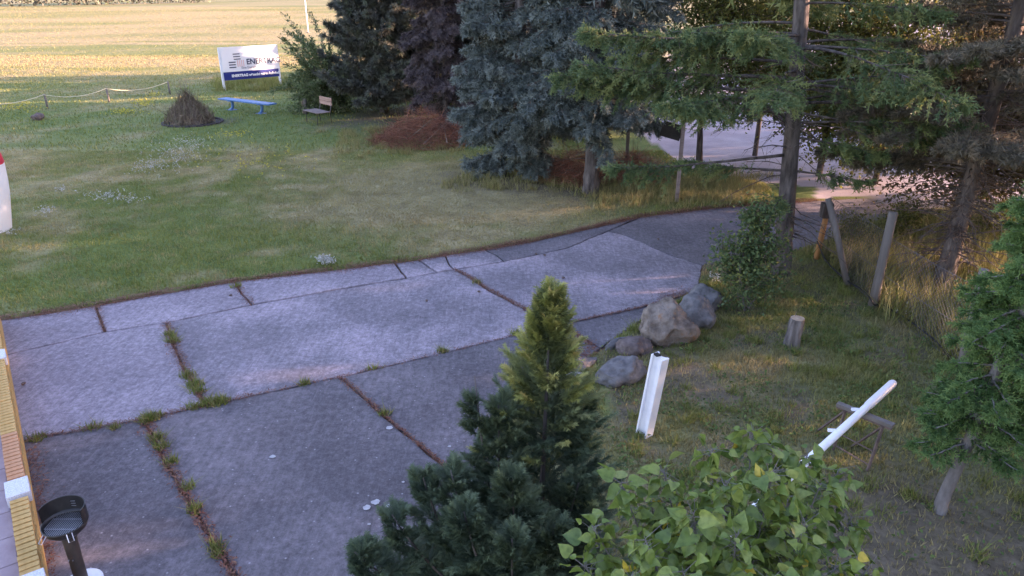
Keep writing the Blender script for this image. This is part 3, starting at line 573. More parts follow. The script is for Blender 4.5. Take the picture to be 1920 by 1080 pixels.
tips = [((1412,805),3.45),((1335,840),3.3),((1245,880),3.2),((1165,905),3.1),((1110,985),2.9),((1515,850),3.5),((1575,878),3.4),((1598,970),3.2),((1632,1062),3.0),((1480,930),3.1),((1250,1000),2.9),((1095,1060),2.8),((1450,880),3.0),((1300,960),2.7),((1380,1000),2.6),((1510,980),2.7),((1210,1010),2.6),((1570,1060),2.6),((1450,835),3.6),((1360,900),2.9),((1180,1080),2.5),((1440,1080),2.4),((1280,1070),2.45),((1540,905),3.1),((1220,940),3.3),((1330,1120),2.5),((1500,1120),2.5)]
st = MB(); L_T = []; L_D = []; L_s = []
for (x, y), Yd in tips:
    tip = AT(x, y, Yd)-b0; s0 = np.array([RS.normal(0,.05), RS.normal(0,.05), max(.3, tip[2]*.35)]); mid = (s0*.5+tip*.5)+np.array([tip[0]*.12, tip[1]*.12, .06]); tt = np.linspace(0, 1, 9)[:,None]
    P = ((1-tt)**2)*s0+2*tt*(1-tt)*mid+tt**2*tip; st.tube(P, list(np.linspace(.011, .003, 9)), 5, False)
    n = 140; t = np.concatenate([RS.uniform(.38, 1, n-6), RS.uniform(.93, 1, 6)]); p, d = polyat(P, t); az = RS.rand(n)*6.28
    o = np.stack([np.cos(az), np.sin(az), RS.normal(.15, .35, n)], 1); o /= np.linalg.norm(o, axis=1, keepdims=True); pl = RS.uniform(.03, .11, n); q = p+o*pl[:,None]
    for i in range(n): st.tube([p[i], q[i]], [.0016, .0012], 3, False)
    L_T.append(q); L_D.append(o*.8+np.array([0,-.05,-.3])+RS.normal(0, .42, (n, 3))); L_s.append(.035+.07*RS.rand(n)**1.2)
st.tube([(0,0,-.05), (.02,0,.7), (0,.03,1.4)], [.028,.02,.012], 8); st.build('stems', M['bark_grey'], root, smooth=True)
T = np.concatenate(L_T); D = np.concatenate(L_D); S = np.concatenate(L_s); roll = RS.normal(0, .75, len(T)); B = basis(D, roll)
order = np.argsort(-(T[:,2]*.8-T[:,1]*.55+RS.normal(0, .12, len(T))))     # uppermost leaves facing the house are single parts
fo = [Foliage() for _ in LV]
rv_all = np.where(RS.rand(len(T)) < .018, .97, np.clip(RS.beta(2, 2.6, len(T))*.66+.03+.10*(T[:,2] > 2.4), 0, .8))
for rank, i in enumerate(order):
    if rank < 300:
        v = RS.randint(3); opts = [l for l in leafdata if l[0] == v]; me = min(opts, key=lambda l: abs(l[1]-rv_all[i]))[2]
        o = bpy.data.objects.new('leaf', me); col.objects.link(o); o.parent = root
        R3 = Matrix(B[i].tolist()).to_4x4(); o.matrix_local = Matrix.Translation(T[i].tolist()) @ R3 @ Matrix.Scale(float(S[i]), 4)
rest = order[300:]
allf = Foliage()
for v in range(3):
    k = rest[v::3]; allf.add(*LV[v], D[k], S[k], T[k], roll[k], rv_all[k])
allf.build('leaf_mass', M['sap'], root, kind='stuff')

# ------------------------------------------------------------------ grass, weeds, litter
def blades(name, X, Y, z, h, w, dryv, m, lean=.35, kind='stuff', label=None, cat=None, rnd=None):
    n = len(X); z = np.full(n, float(z)); a = RS.rand(n)*6.28; la = RS.rand(n)*6.28; ll = np.abs(RS.normal(0, lean, n))*h
    sx, sy = np.cos(a)*w, np.sin(a)*w; V = np.empty((n, 3, 3))
    V[:,0] = np.stack([X-sx, Y-sy, z-.01], 1); V[:,1] = np.stack([X+sx, Y+sy, z-.01], 1); V[:,2] = np.stack([X+np.cos(la)*ll, Y+np.sin(la)*ll, z+h], 1)
    r = np.clip(RS.rand(n)*.8+.1 if rnd is None else rnd, 0, 1)
    o = npmesh(name, V.reshape(-1, 3), np.arange(3*n).reshape(-1, 3), m, None, dict(rnd=np.repeat(r, 3), dry=np.repeat(np.clip(dryv, 0, 1), 3)))
    return tag(o, label, cat, kind=kind)
def field(x0, x1, y0, y1, n, keep=None):
    X = RS.uniform(x0, x1, n); Y = RS.uniform(y0, y1, n); vis = np.abs(X) < (Y*.78+3.2); X, Y = X[vis], Y[vis]
    dr_, pl_, dy, li, so, de_ = ground_masks(X, Y); k = ~dr_ & ~pl_ & (RS.rand(len(X)) > so*1.1) & (RS.rand(len(X)) > li*.9)
    if keep is not None: k &= keep(X, Y)
    return X[k], Y[k], dy[k], so[k]
X, Y, dy, so = field(-17, 7, 8.5, 24, 270000, lambda X, Y: ~((X > 1.0) & (Y < 15.5) & (X > 2.6-.12*(Y-9))))
hn = .5*fbm(X, Y, 1.1, 31)+.9*fbm(X, Y, .3, 32)**1.5; blades('lawn_grass', X, Y, .02, (.022+.075*hn*RS.rand(len(X))+.02*RS.rand(len(X)))*(1-.35*dy), .008+.004*RS.rand(len(X)), dy*1.0+RS.normal(0, .2, len(X))+.05+.9*sm(fbm(X, Y, .5, 47), .52, .72)*.7, M['grass'], .5, label='short mown green lawn beyond the concrete driveway', cat='grass', rnd=.05+.35*fbm(X, Y, 2.1, 41)+.75*(fbm(X, Y, .34, 43)-.2)+.25*RS.rand(len(X)))
X, Y, dy, so = field(-42, 2, 24, 62, 105000); blades('meadow_grass', X, Y, .02, .05+.10*fbm(X, Y, 2.5, 33)*RS.rand(len(X)), .014+.012*RS.rand(len(X)), dy+RS.normal(0, .2, len(X)), M['grass'], .5, label='rough meadow grass around the fire pit and billboard', cat='grass')
X, Y, dy, so = field(-170, 12, 60, 240, 330000, lambda X, Y: RS.rand(len(X)) < (62/Y)**.8); blades('field_grass', X, Y, .02, (.04+.06*RS.rand(len(X)))*(Y/60)**.5, .014+.014*RS.rand(len(X)), dy+.1+RS.normal(0, .15, len(X)), M['grass'], .5, label='sunlit golden grass of the wide far field', cat='grass')
X, Y, dy, so = field(.6, 9, 3.2, 15.5, 215000, lambda X, Y: (X > 2.6-.12*(Y-9)) | (Y < 9.5))
hn = fbm(X, Y, .5, 35); blades('corner_grass', X, Y, .02, .03+.12*hn**2*RS.rand(len(X))+.02*RS.rand(len(X)), .006+.004*RS.rand(len(X)), dy*1.1+.15*RS.rand(len(X))+.25*(fbm(X,Y,.9,77) > .55), M['grass'], .65, label='patchy grass of the planted corner around white pole', cat='grass', rnd=.1+.75*RS.rand(len(X))*hn*1.6)
# taller tufts
def tufts(name, label, spots, n, R, h, dryv, m, w=.007, lean=.5):
    Xs, Ys, hs = [], [], []
    for (x, y) in spots:
        k = n; a = RS.rand(k)*6.28; r = R*RS.rand(k)**.7*RS.uniform(.5, 1.2); Xs.append(x+r*np.cos(a)); Ys.append(y+r*np.sin(a)); hs.append(h*RS.uniform(.4, 1.1, k)*RS.uniform(.7, 1.2))
    X, Y, hh = map(np.concatenate, (Xs, Ys, hs)); ok = inpoly(X, Y, DRIVE); ok = ~ok
    X, Y, hh = X[ok], Y[ok], hh[ok]
    blades(name, X, Y, .02, hh, w, dryv+RS.normal(0, .25, len(X)), m, lean, label=label, cat='grass')
sp = [(RS.uniform(1.4, 6.0), RS.uniform(4.6, 12.5)) for _ in range(190)]
tufts('grass_tufts', 'clumps of longer green grass between stones and white pole', sp, 55, .13, .15, .1, M['grass'], .006, .8)
sp = [tuple((G(RS.uniform(840,1380), 0) if 0 else G(x, y))[:2]+RS.normal(0, .35, 2)) for x, y in [(RS.uniform(1120,1400), RS.uniform(345,385)) for _ in range(130)]+[(RS.uniform(860,1120), RS.uniform(320,360)) for _ in range(90)]+[(RS.uniform(640,860), RS.uniform(240,290)) for _ in range(110)]+[(RS.uniform(1300,1420), RS.uniform(320,375)) for _ in range(50)]]
tufts('tall_verge_grass', 'tall dry verge grass below the spruces along the driveway', sp, 55, .32, .24, .7, M['grass'], .008, .55)
sp = [(RS.uniform(6.3, 14), RS.uniform(8.0, 15.6)) for _ in range(420)]
tufts('wild_grass', 'tall golden wild grass behind the wire fence', sp, 110, .4, .62, .5, M['grass'], .009, .45)
sp = [tuple(G(x, y)[:2]) for x, y in [(RS.uniform(405,640), RS.uniform(150,172)) for _ in range(120)]]
tufts('sign_grass', 'unmown grass at the foot of the billboard', sp, 40, .5, .38, .25, M['grass'], .02, .4)
# low leafy weeds in the corner
n = 9000; X, Y, dy, so = field(1.2, 6.4, 4.5, 12.5, n*3); k = fbm(X, Y, .7, 51) > .52; X, Y = X[k], Y[k]; D = RS.normal(0, 1, (len(X), 3)); D[:,2] = np.abs(D[:,2])*.4+.1
f_ = Foliage(); f_.add(*LEAF, D, RS.uniform(.025, .06, len(X)), np.stack([X, Y, .03+.05*RS.rand(len(X))], 1), RS.normal(0, .5, len(X))); tag(f_.build('ground_weeds', M['weed'], kind='stuff'), 'low leafy weeds among the corner grass', 'weeds')
# weeds growing in driveway joints
jw = [(318,628,.12,60),(325,640,.14,80),(352,705,.14,80),(366,722,.15,120),(372,735,.12,80),(395,757,.16,150),(415,754,.14,120),(365,764,.12,60),(285,783,.16,140),(275,790,.13,90),(296,822,.12,80),(303,838,.11,80),(320,868,.1,60),(352,915,.09,50),(366,957,.1,60),(405,1028,.1,60),(410,1040,.08,40),(442,538,.12,40),(895,530,.12,40),(968,627,.13,80),(830,659,.1,60),(572,720,.1,60),(722,778,.1,60),(172,803,.12,50),(215,803,.08,30),(68,822,.13,60),(700,692,.12,30)]
Xs, Ys, hs = [], [], []
for x, y, r, n in jw:
    c = G(x, y); n = int(n*1.6); a = RS.rand(n)*6.28; rr = r*RS.rand(n); Xs.append(c[0]+rr*np.cos(a)*.9); Ys.append(c[1]+rr*np.sin(a)*.8); hs.append(RS.uniform(.03, .13, n))
X, Y, hh = map(np.concatenate, (Xs, Ys, hs)); blades('joint_weeds', X, Y, 0.0, hh, .007, np.where(RS.rand(len(X)) < .3, .8, 0.), M['grass'], .9, label='small grass weeds sprouting from the driveway joints', cat='weeds')
# needle litter in joints and along the lawn edge
pts = []
def along(P, step, wd, dens):
    P = W(P)
    for i in range(len(P)-1):
        a, b_ = np.array(P[i]), np.array(P[i+1]); L = np.linalg.norm(b_-a); n = int(L*dens); t = RS.rand(n)[:,None]; pts.append(a+(b_-a)*t+RS.normal(0, wd, (n, 2))*(.4+.9*RS.rand()))
along(E_, .1, .08, 620)
for s_ in S2+S3[:1]: along(s_, .1, .045, 420)
for s_ in S3[1:]: along(s_, .1, .02, 320)
for s_ in S1[:2]: along(s_, .1, .04, 200)
along([(45,826),(150,806),(270,786),(384,760),(470,742)], .1, .035, 330); along([(470,742),(636,707),(760,679),(900,645),(1056,608)], .1, .02, 120); along([(1056,608),(1200,577),(1310,546)], .1, .035, 260)
along([(60,840),(75,930),(95,1080)], .1, .05, 300); along([(1062,615),(1110,650),(1085,690),(1060,720)], .1, .07, 500); along([(1240,560),(1310,545)], .1, .1, 500)
P = np.concatenate(pts); n = len(P); D = RS.normal(0, 1, (n, 3)); D[:,2] *= .25
f_ = Foliage(); f_.add(*LEAF, D, np.stack([RS.uniform(.02, .06, n), RS.uniform(.008, .03, n), np.full(n, .02)], 1), np.stack([P[:,0], P[:,1], np.where(inpoly(P[:,0], P[:,1], DRIVE), .010, .038)+.012*RS.rand(n)], 1)); tag(f_.build('needle_litter', M['litter'], kind='stuff'), 'red brown needle litter in the driveway joints and edges', 'litter')
# flower patches
def flowers(name, label, spots, m, size, hz=.09):
    Ps = []
    for x, y, rx, ry, n in spots:
        u = RS.normal(0, .5, (n, 2)); Ps.append(np.array([G(x+rx*a, y+ry*b_)[:2] for a, b_ in u]))
    P = np.concatenate(Ps); n = len(P); f_ = Foliage()
    for k in range(3):
        D = RS.normal(0, 1, (n, 3)); D[:,2] = np.abs(D[:,2])*.5; f_.add(*LEAF, D, size*RS.uniform(.7, 1.3, n), np.stack([P[:,0], P[:,1], hz*RS.uniform(.6, 1.2, n)], 1), RS.rand(n)*6.28)
    tag(f_.build(name, m, kind='stuff'), label, 'flowers')
flowers('white_flowers', 'white clover blossoms scattered in patches over the lawn', [(330,290,60,30,230),(285,315,50,14,150),(360,270,38,12,90),(205,372,50,9,100),(240,380,40,8,40),(90,400,22,7,45),(115,360,14,6,20),(20,440,20,6,20)], M['clover'], .038)
flowers('white_flower_clump', 'small clump of white flowers at the driveway edge of lawn', [(612,497,16,7,110)], M['clover'], .045, .13)
flowers('yellow_flowers', 'yellow flowers in the meadow beside rope fence', [(270,195,25,7,120),(235,212,30,6,110),(30,203,40,8,120),(290,180,18,5,60),(430,255,45,8,60),(480,300,120,30,120)], M['yellow'], .05)
flowers('white_weed_blossoms', 'few white blossoms on weeds beside grey fence post', [(1710,595,26,16,26),(1340,535,10,6,30)], M['clover'], .035, .2)

# ------------------------------------------------------------------ boulders and stones
def rock(name, label, base, size, m, seed, rz=0, cuts=7, sink=.12, group=None, rough=.2):
    r = random.Random(seed); bm = bmesh.new(); bmesh.ops.create_icosphere(bm, subdivisions=4, radius=1)
    planes = [(Vector((r.uniform(-1,1), r.uniform(-1,1), r.uniform(-.3,1))).normalized(), r.uniform(.62,.85)) for _ in range(cuts)]
    for v in bm.verts:
        p = v.co.copy()
        for n_, d in planes:
            e = p.dot(n_)-d
            if e > 0: p -= n_*e*.97
        q = v.co*1.3+Vector((seed, 0, 0)); p *= 1+rough*mnoise.fractal(q, .9, 2.1, 5)+.10*mnoise.fractal(q*3.5, .8, 2, 4); v.co = Vector((p.x*size[0], p.y*size[1], p.z*size[2]))
    zmin = min(v.co.z for v in bm.verts)
    for v in bm.verts: v.co.z -= zmin+sink
    me = bpy.data.meshes.new(name); bm.to_mesh(me); bm.free(); me.polygons.foreach_set('use_smooth', [True]*len(me.polygons)); me.update()
    o = link(name, me, m, None, (base[0], base[1], .02)); o.rotation_euler = (0, 0, rz); return tag(o, label, 'boulder' if max(size) > .25 else 'stone', group)
rock('boulder', 'large tan brown boulder at the bend of the driveway', G(1249,640), (.47,.34,.40), M['rock_tan'], 3, .1, 9)
rock('boulder', 'smooth grey boulder leaning beside the large tan one', G(1305,612), (.30,.30,.32), M['rock_grey'], 5, .4, 6, rough=.13)
rock('boulder', 'grey boulder half hidden under the leafy shrub', G(1318,580), (.34,.28,.25), M['rock_grey'], 8, 1.0, 6, rough=.13)
rock('boulder', 'low grey boulder set in grass beside the white profile post', G(1157,712), (.42,.27,.24), M['rock_grey'], 12, .5, 8, .15)
rock('boulder', 'flat reddish stone between tan boulder and low grey boulder', G(1192,660), (.30,.22,.16), M['rock_red'], 15, .2, 6, .1)
rock('edging_stone', 'pale whitish edging stone beside the cypress shrub', G(1068,722), (.24,.11,.12), M['rock_pale'], 21, .75, 5, .08)
rock('edging_stone', 'narrow grey edging stone between driveway and low grey boulder', G(1092,690), (.26,.10,.11), M['rock_grey'], 23, .72, 5, .08)
rock('edging_stone', 'edging stone sunk in grass below large tan boulder', G(1160,648), (.3,.10,.11), M['rock_grey'], 27, .62, 5, .09)
rock('edging_stone', 'pale rough stone at joint end behind cypress boughs', G(896,918), (.12,.09,.10), M['rock_pale'], 29, .2, 5, .05)
rock('field_stone', 'dark flat stone lying on lawn near the rope fence', G(72,226), (.26,.2,.16), M['rust'], 31, .2, 6, .06)

# ------------------------------------------------------------------ things in the planted corner
# white rolled profile post (star/H section) leaning slightly
b0 = G(1207,817); root = tag(empty('profile_post', (b0[0], b0[1], 0)), 'white steel profile post with grooved sides standing in the grass', 'post')
top = AT(1238,668, b0[1]-.12)-np.array([b0[0], b0[1], 0]); hgt = np.linalg.norm(top)
sec = [(-.085,-.06),(-.085,.06),(-.062,.06),(-.062,.035),(-.012,.012),(.012,.012),(.062,.035),(.062,.06),(.085,.06),(.085,-.06),(.062,-.06),(.062,-.04),(.03,-.016),(-.012,-.016),(-.05,-.04),(-.062,-.06)]
bdy = MB().prism(sec, -.06, hgt).build('post_body', M['white_metal'], root); bdy.rotation_euler = Vector(top).to_track_quat('Z', 'Y').to_euler()
bdy.rotation_euler = (Vector(top).normalized().to_track_quat('Z', 'X')).to_euler(); 
cap = MB().prism([(x*.7+.03, y*.7+.01) for x, y in [(-.05,-.02),(.04,-.03),(.05,.05),(-.03,.06)]], hgt+.002, hgt+.02).build('end_cap', M['cable'], root); cap.rotation_euler = bdy.rotation_euler
# wooden stump
b0 = G(1483,650); root = tag(empty('tree_stump', (b0[0], b0[1], 0)), 'short upright tree stump with cut pale top on the grass', 'stump')
rr = [.135,.12,.112,.11,.108,.105]; MB().tube([(0,0,-.05),(.0,0,.05),(.006,0,.16),(.015,0,.28),(.025,0,.40),(.03,0,.475)], rr, 22, False, .12).build('bark', M['stump'], root, smooth=True)
MB().tube([(.03,0,.44),(.03,0,.478)], [.102,.099], 22, True).build('cut_face', M['cut'], root); MB().tube([(.02,.07,.46),(.03,.08,.55)], [.008,.004], 5).build('splinter', M['twig'], root)
# trestle with the long white pole
pa, pb = G(1570,757,.60), G(1676,799,.60); root = tag(empty('trestle', tuple(((pa+pb)/2)*np.array([1,1,0]))), 'rusty trestle frame with weathered beam carrying the white pole', 'trestle'); o_ = ((pa+pb)/2)*np.array([1,1,0])
MB().bar(pa-o_, pb-o_, .075, .045).build('beam', M['wood_grey'], root, bevel=.006); MB().bar(pa-o_+np.array([0,-.01,-.035]), pb-o_+np.array([-.02,-.01,-.035]), .03, .02).build('under_rail', M['rust'], root)
la, lb = G(1585,770,.56)-o_, G(1655,800,.56)-o_; fa, fb = G(1560,850,-.03)-o_, G(1624,890,-.03)-o_
for u, v in ((la, fa), (lb, fb)): MB().bar(u, v, .026, .026, (0,1,0)).build('leg', M['rust'], root)
for t in (.52, .8): MB().bar(la+(fa-la)*t, lb+(fb-lb)*t, .012, .012).build('cross_rod', M['rust'], root)
dirp = (lb-la)/np.linalg.norm(lb-la); back = np.array([-.10,.42,0])
for u in (la, lb): MB().bar(u, u*np.array([1,1,0])+back+np.array([0,0,-.03]), .02, .02, (0,1,0)).build('back_leg', M['rust'], root)
p1, p2 = G(1676,717,.70), G(1262,1092,.66); o_ = np.array([p1[0], p1[1], 0]); root = tag(empty('white_pole', tuple(o_)), 'long white enamelled pole lying across the rusty trestle', 'pole')
dp = p2-p1; tt = [0,.004,.012,.16,.17,1]; MB().tube([p1+dp*t-o_ for t in tt], [.022,.042,.05,.05,.042,.042], 16).build('pole_tube', M['white_metal'], root, smooth=True)
for t in (.215, .345): c = p1+dp*t-o_+np.array([-.03,.03,.03]); MB().bar(c-np.array([.05,-.005,0]), c+np.array([.03,.0,0]), .03, .025).build('bracket', M['white_metal'], root)
pr = MB(); q = p2-o_; pr.tube([q+np.array([0,0,-.03]), (q[0], q[1], -.03)], .02, 8).build('prop', M['rust'], root)

# fence line: posts, strut, wire mesh, cable
fr = tag(empty('wire_fence', tuple(g(1635,578))), 'old wire mesh fence with grey wooden posts at edge of wild grass', 'fence'); o_ = g(1635,578)
posts = [('fence post with orange sunlight painted into its wood', (1530,487), (1552,392), .055, 'wood_sunlit'), (None, (1635,578), (1675,398), .075, 'wood_grey'), (None, (1800,702), (1846,505), .065, 'wood_grey')]
tops = []
for lab, bp, tp, r, mk in posts:
    b_ = G(*bp); t_ = AT(*tp, b_[1]); tops.append((b_, t_)); q0, q1 = b_-o_, t_-o_
    o = MB().tube([q0+np.array([0,0,-.08]), q0*.7+q1*.3, q0*.4+q1*.6, q1-np.array([0,0,.01]), q1], [r*1.05, r, r*.97, r*.95, r*.85], 14, True, .06).build('post', M[mk], fr, smooth=True)
    if lab: o['label'] = lab
b_ = G(1592,538); t_ = AT(1553,372, b_[1]+.5); MB().tube([b_-o_+np.array([0,0,-.06]), (b_+t_)/2-o_, t_-o_], [.06,.058,.055], 12, True, .05).build('strut', M['wood_grey'], fr, smooth=True)
k = tops[0][1]-o_; MB().box(k+np.array([-.02,0,-.02]), (.2,.18,.3)).build('post_head', M['bark'], fr, bevel=.015)
def wires(A, Bp, hz, step=.085):
    mb = MB(); A, Bp = np.array(A), np.array(Bp); L = np.linalg.norm((Bp-A)[:2]); d = (Bp-A)/L; n = int((L+hz)/step)
    for sgn in (1, -1):
        for i in range(n):
            s0 = i*step-(hz if sgn > 0 else 0); a0, a1 = s0, s0+hz
            z0, z1 = (0, hz) if sgn > 0 else (hz, 0)
            c0, c1 = max(a0, 0), min(a1, L)
            if c1-c0 < .03: continue
            f0, f1 = (c0-a0)/hz, (c1-a0)/hz; mb.tube([A+d*c0+np.array([0,0,z0+(z1-z0)*f0+.04]), A+d*c1+np.array([0,0,z0+(z1-z0)*f1+.04])], .0028, 3, False)
    for z in (.06, hz*.5, hz+.04): mb.tube([A+np.array([0,0,z]), (A+Bp)/2+np.array([0,0,z-.02]), Bp+np.array([0,0,z])], .004, 4, False)
    return mb
off = np.array([.09,.02,0])
wires(tops[0][0]+off-o_, tops[1][0]+off-o_, 1.25).build('wire_mesh', M['wire'], fr); wires(tops[1][0]+off-o_, tops[2][0]+off-o_, 1.2).build('wire_mesh', M['wire'], fr)
wires(tops[2][0]+off-o_, G(1990,905)+off-o_, 1.2).build('wire_mesh', M['wire'], fr); q = G(1990,905)-o_; MB().tube([q+np.array([0,0,-.08]), q+np.array([.03,0,1.5])], [.07,.065], 12, True, .06).build('post', M['wood_grey'], fr, smooth=True)
cb = [AT(1532,452,13.5), AT(1550,490,13.0), AT(1585,524,12.2), AT(1620,545,11.6), AT(1632,560,11.08), AT(1640,572,11.06), AT(1655,572,11.1), AT(1700,598,10.5), AT(1755,640,9.7), AT(1792,684,8.95), AT(1800,692,8.84), AT(1812,690,8.8)]
fine = []
for i in range(len(cb)-1):
    for j in range(4):
        f = j/4; p0, p1_, p2_, p3 = cb[max(i-1,0)], cb[i], cb[i+1], cb[min(i+2,len(cb)-1)]
        fine.append(.5*(2*p1_+(p2_-p0)*f+(2*p0-5*p1_+4*p2_-p3)*f*f+(3*p1_-p0-3*p2_+p3)*f**3))
fine = [np.array([p[0], p[1], max(p[2], .03)]) for p in fine]; o_ = g(1635,578); o = MB().tube([p-o_ for p in fine], .013, 6).build('cable', M['cable'], None, smooth=True, loc=tuple(o_)); tag(o, 'black cable slung from post to post along the wire fence', 'cable')
# signboard and slim posts near the yard
b_ = G(1264,380); zt = HZ(b_, 229); root = tag(empty('signboard', (b_[0], b_[1], 0)), 'dark signboard seen from behind on pale square wooden post', 'sign')
ps = MB().box((.06,0,zt*.5-.05), (.085,.085,zt+.1)).build('post', M['wood_seat'], root, bevel=.006); MB().box((.12,0,zt+.012), (.2,.12,.025)).build('post_cap', M['wood_grey'], ps)
c = Matrix.Rotation(math.radians(16), 3, 'Y'); MB().box((-.2,.07,zt-.22), (.52,.035,.38), c).build('board', M['black_metal'], root, bevel=.004)
b_ = G(1170,318); zt = HZ(b_, 205); root = tag(empty('notice_post', (b_[0], b_[1], 0)), 'slim whitish post with small dark roof among spruce boughs', 'sign')
MB().box((.06,0,zt*.5-.05), (.09,.09,zt+.1)).build('post', M['wood_grey'], root, bevel=.006); c = Matrix.Rotation(math.radians(14), 3, 'Y')
MB().box((-.3,.0,zt-.02), (1.0,.4,.05), c).build('roof', M['black_metal'], root, bevel=.005); MB().box((-.3,.0,zt-.065), (.96,.36,.03), c).build('soffit', M['white_board'], root)

# ------------------------------------------------------------------ lawn furniture
# billboard
bl, br = G(408,170), G(524,160); bl[0] += .35; br[0] += .1; L = np.linalg.norm(br-bl); az = math.atan2(br[1]-bl[1], br[0]-bl[0]); root = tag(empty('billboard', tuple(bl), az), 'white billboard with dark lettering and navy strip on two white posts', 'billboard')
zb, zt = .52, 2.16
for x in (.03, L-.03): MB().box((x,0,zt/2-.04), (.11,.08,zt+.12)).build('post', M['white_metal'], root, bevel=.008)
pan = MB().box((L/2,-.06,(zb+.42+zt)/2), (L-.16,.03,zt-zb-.42)).build('panel', M['white_board'], root); nav = MB().box((L/2,-.062,zb+.205), (L-.16,.034,.42)).build('navy_strip', M['navy'], root)
for z in (zt+.02,): MB().box((L/2,-.05,z), (L+.02,.06,.035)).build('top_rail', M['white_metal'], root)
def text(s, size, x, z, m, name, bold=0, y=-.083, parent=None):
    cu = bpy.data.curves.new(name, 'FONT'); cu.body = s; cu.size = size; cu.extrude = .003; cu.offset = bold; t = bpy.data.objects.new(name, cu); col.objects.link(t)
    dg = bpy.context.evaluated_depsgraph_get(); me = bpy.data.meshes.new_from_object(t.evaluated_get(dg)); bpy.data.objects.remove(t); me.materials.clear()
    return link(name, me, m, parent, (x, y, z), (math.pi/2, 0, 0))
text('ENERTRAG', .40, 1.42, 1.27, M['ink'], 'lettering', .010, parent=pan); text('Eine Energie voraus', .17, 1.1, 1.06, M['ink_grey'], 'tagline', .004, parent=pan)['kind'] = 'stuff'; text('ENERTRAG wünscht guten Aufwind', .185, .50, .665, M['white_board'], 'strip_lettering', .009, -.086, parent=nav)
for i in range(3): MB().box((.91+.01*i,-.08,1.83-i*.13), (.38,.008,.05)).build('logo_bar', M['ink'], pan); MB().box((.63,-.08,1.42-i*.13), (.38,.008,.06)).build('logo_bar', M['ink'], pan)
for i in range(4): MB().box((.93+.11*i,-.08,1.34), (.05,.008,.34)).build('logo_bar', M['pinkbar'], pan)
# blue bench
l1, l2 = G(438,207), G(493,214); cx = (l1+l2)/2; az = math.atan2(l2[1]-l1[1], l2[0]-l1[0]); d = np.linalg.norm(l2-l1); root = tag(empty('blue_bench', tuple(cx), az), 'blue painted backless bench with curved feet on the meadow', 'bench')
for y in (-.115, .115): MB().box((0,y,.475), (d*1.72,.215,.06)).build('seat_plank', M['blue_paint'], root, bevel=.01)
for x in (-d/2, d/2):
    mb = MB(); prof = [(-.02,.445),(.0,.30),(-.02,.16),(-.10,.06),(-.24,.02)]
    mb.tube([(x+a, 0, z) for a, z in prof], [.075,.06,.06,.06,.05], 10); mb.box((x-.1,0,.0), (.36,.34,.07)); mb.box((x-.02,0,.425), (.16,.36,.04)); mb.build('leg', M['blue_paint'], root, bevel=0)
# slatted wooden seat on thin metal legs
c0 = (G(577,228)+G(620,236))/2; root = tag(empty('garden_seat', tuple(c0), math.radians(-48)), 'wooden slatted garden seat with thin dark metal legs', 'bench'); root.scale = (1.15,1.15,1.1)
for i in range(4): MB().box((0,-.24+i*.13,.46), (1.05,.115,.028)).build('seat_slat', M['wood_seat'], root, bevel=.004)
for z in (.72, .86): MB().box((.0,.33+.05*(z-.7),z), (.85,.025,.13)).build('back_slat', M['wood_red'], root, bevel=.004)
for x in (-.4, .4):
    for y in (-.24, .26): MB().tube([(x,y*1.08,-.03),(x,y,.45)], .014, 6).build('leg', M['black_metal'], root)
    MB().tube([(x*.95,.27,.44),(x*.95,.31,.6),(x*.95,.36,.95)], .013, 6).build('back_stile', M['wood_grey'], root)
b_ = G(573,214); root = tag(empty('split_log', tuple(b_)), 'upright split log standing at the edge of arching shrub', 'log')
MB().tube([(0,0,-.05),(.0,0,.3),(.02,0,.62),(.03,0,.70)], [.11,.105,.09,.045], 12, True, .1).build('bark', M['wood_grey'], root, smooth=True); MB().box((-.09,-.02,.3), (.02,.12,.5)).build('split_face', M['cut'], root)
# fire pit with brush heap
c0 = G(362,231); pit = tag(empty('fire_pit', tuple(c0)), 'round fire pit with low stone rim and ash', 'fire pit')
MB().lathe([(0,.045),(.9,.04),(1.06,.035)], 36).build('ash_bed', M['ash'], pit)
for i in range(26):
    a = 2*math.pi*i/26; o = MB().box((0,0,.03), (.26,.11,.11)).build('rim_stone', M['ash'], pit, bevel=.015, loc=(1.12*math.cos(a), 1.12*math.sin(a), .0), rot=(0,0,a+math.pi/2+random.uniform(-.06,.06)))
hp = tag(empty('brush_heap', tuple(c0+np.array([-.08,0,.04]))), 'cone shaped heap of dry twigs stacked in the fire pit', 'brush heap'); f_ = Foliage(); n = 1500
a = RS.rand(n)*6.28; r = .98*RS.rand(n)**.6; z = np.clip(1.22*(1-r/1.0)**.9*RS.uniform(.55, 1, n), 0, 2); T = np.stack([r*np.cos(a), r*np.sin(a), z], 1)
D = np.stack([-np.cos(a)*.7, -np.sin(a)*.7, np.full(n, .8)], 1)+RS.normal(0, .55, (n, 3)); f_.add(*TWIG, D, np.stack([RS.uniform(.25, .7, n), RS.uniform(.014, .04, n), RS.uniform(.014, .04, n)], 1), T); f_.build('twigs', M['twig_heap'], hp)
core = MB(); core.tube([(0,0,0),(0,0,.3),(0,0,.62),(0,0,.95)], [.8,.6,.34,.05], 16, True, .2); core.build('heap_core', M['twig'], hp)
stx = MB()
for dx, hgt in ((-.45,1.5), (-.2,1.75), (-.05,1.55), (.05,1.8), (-.3,1.3)): stx.tube([(dx*.4,0,.7), (dx*.8,.05,1.1), (dx*1.1,0.05,hgt)], [.018,.012,.004], 5)
stx.build('stalks', M['twig'], hp)
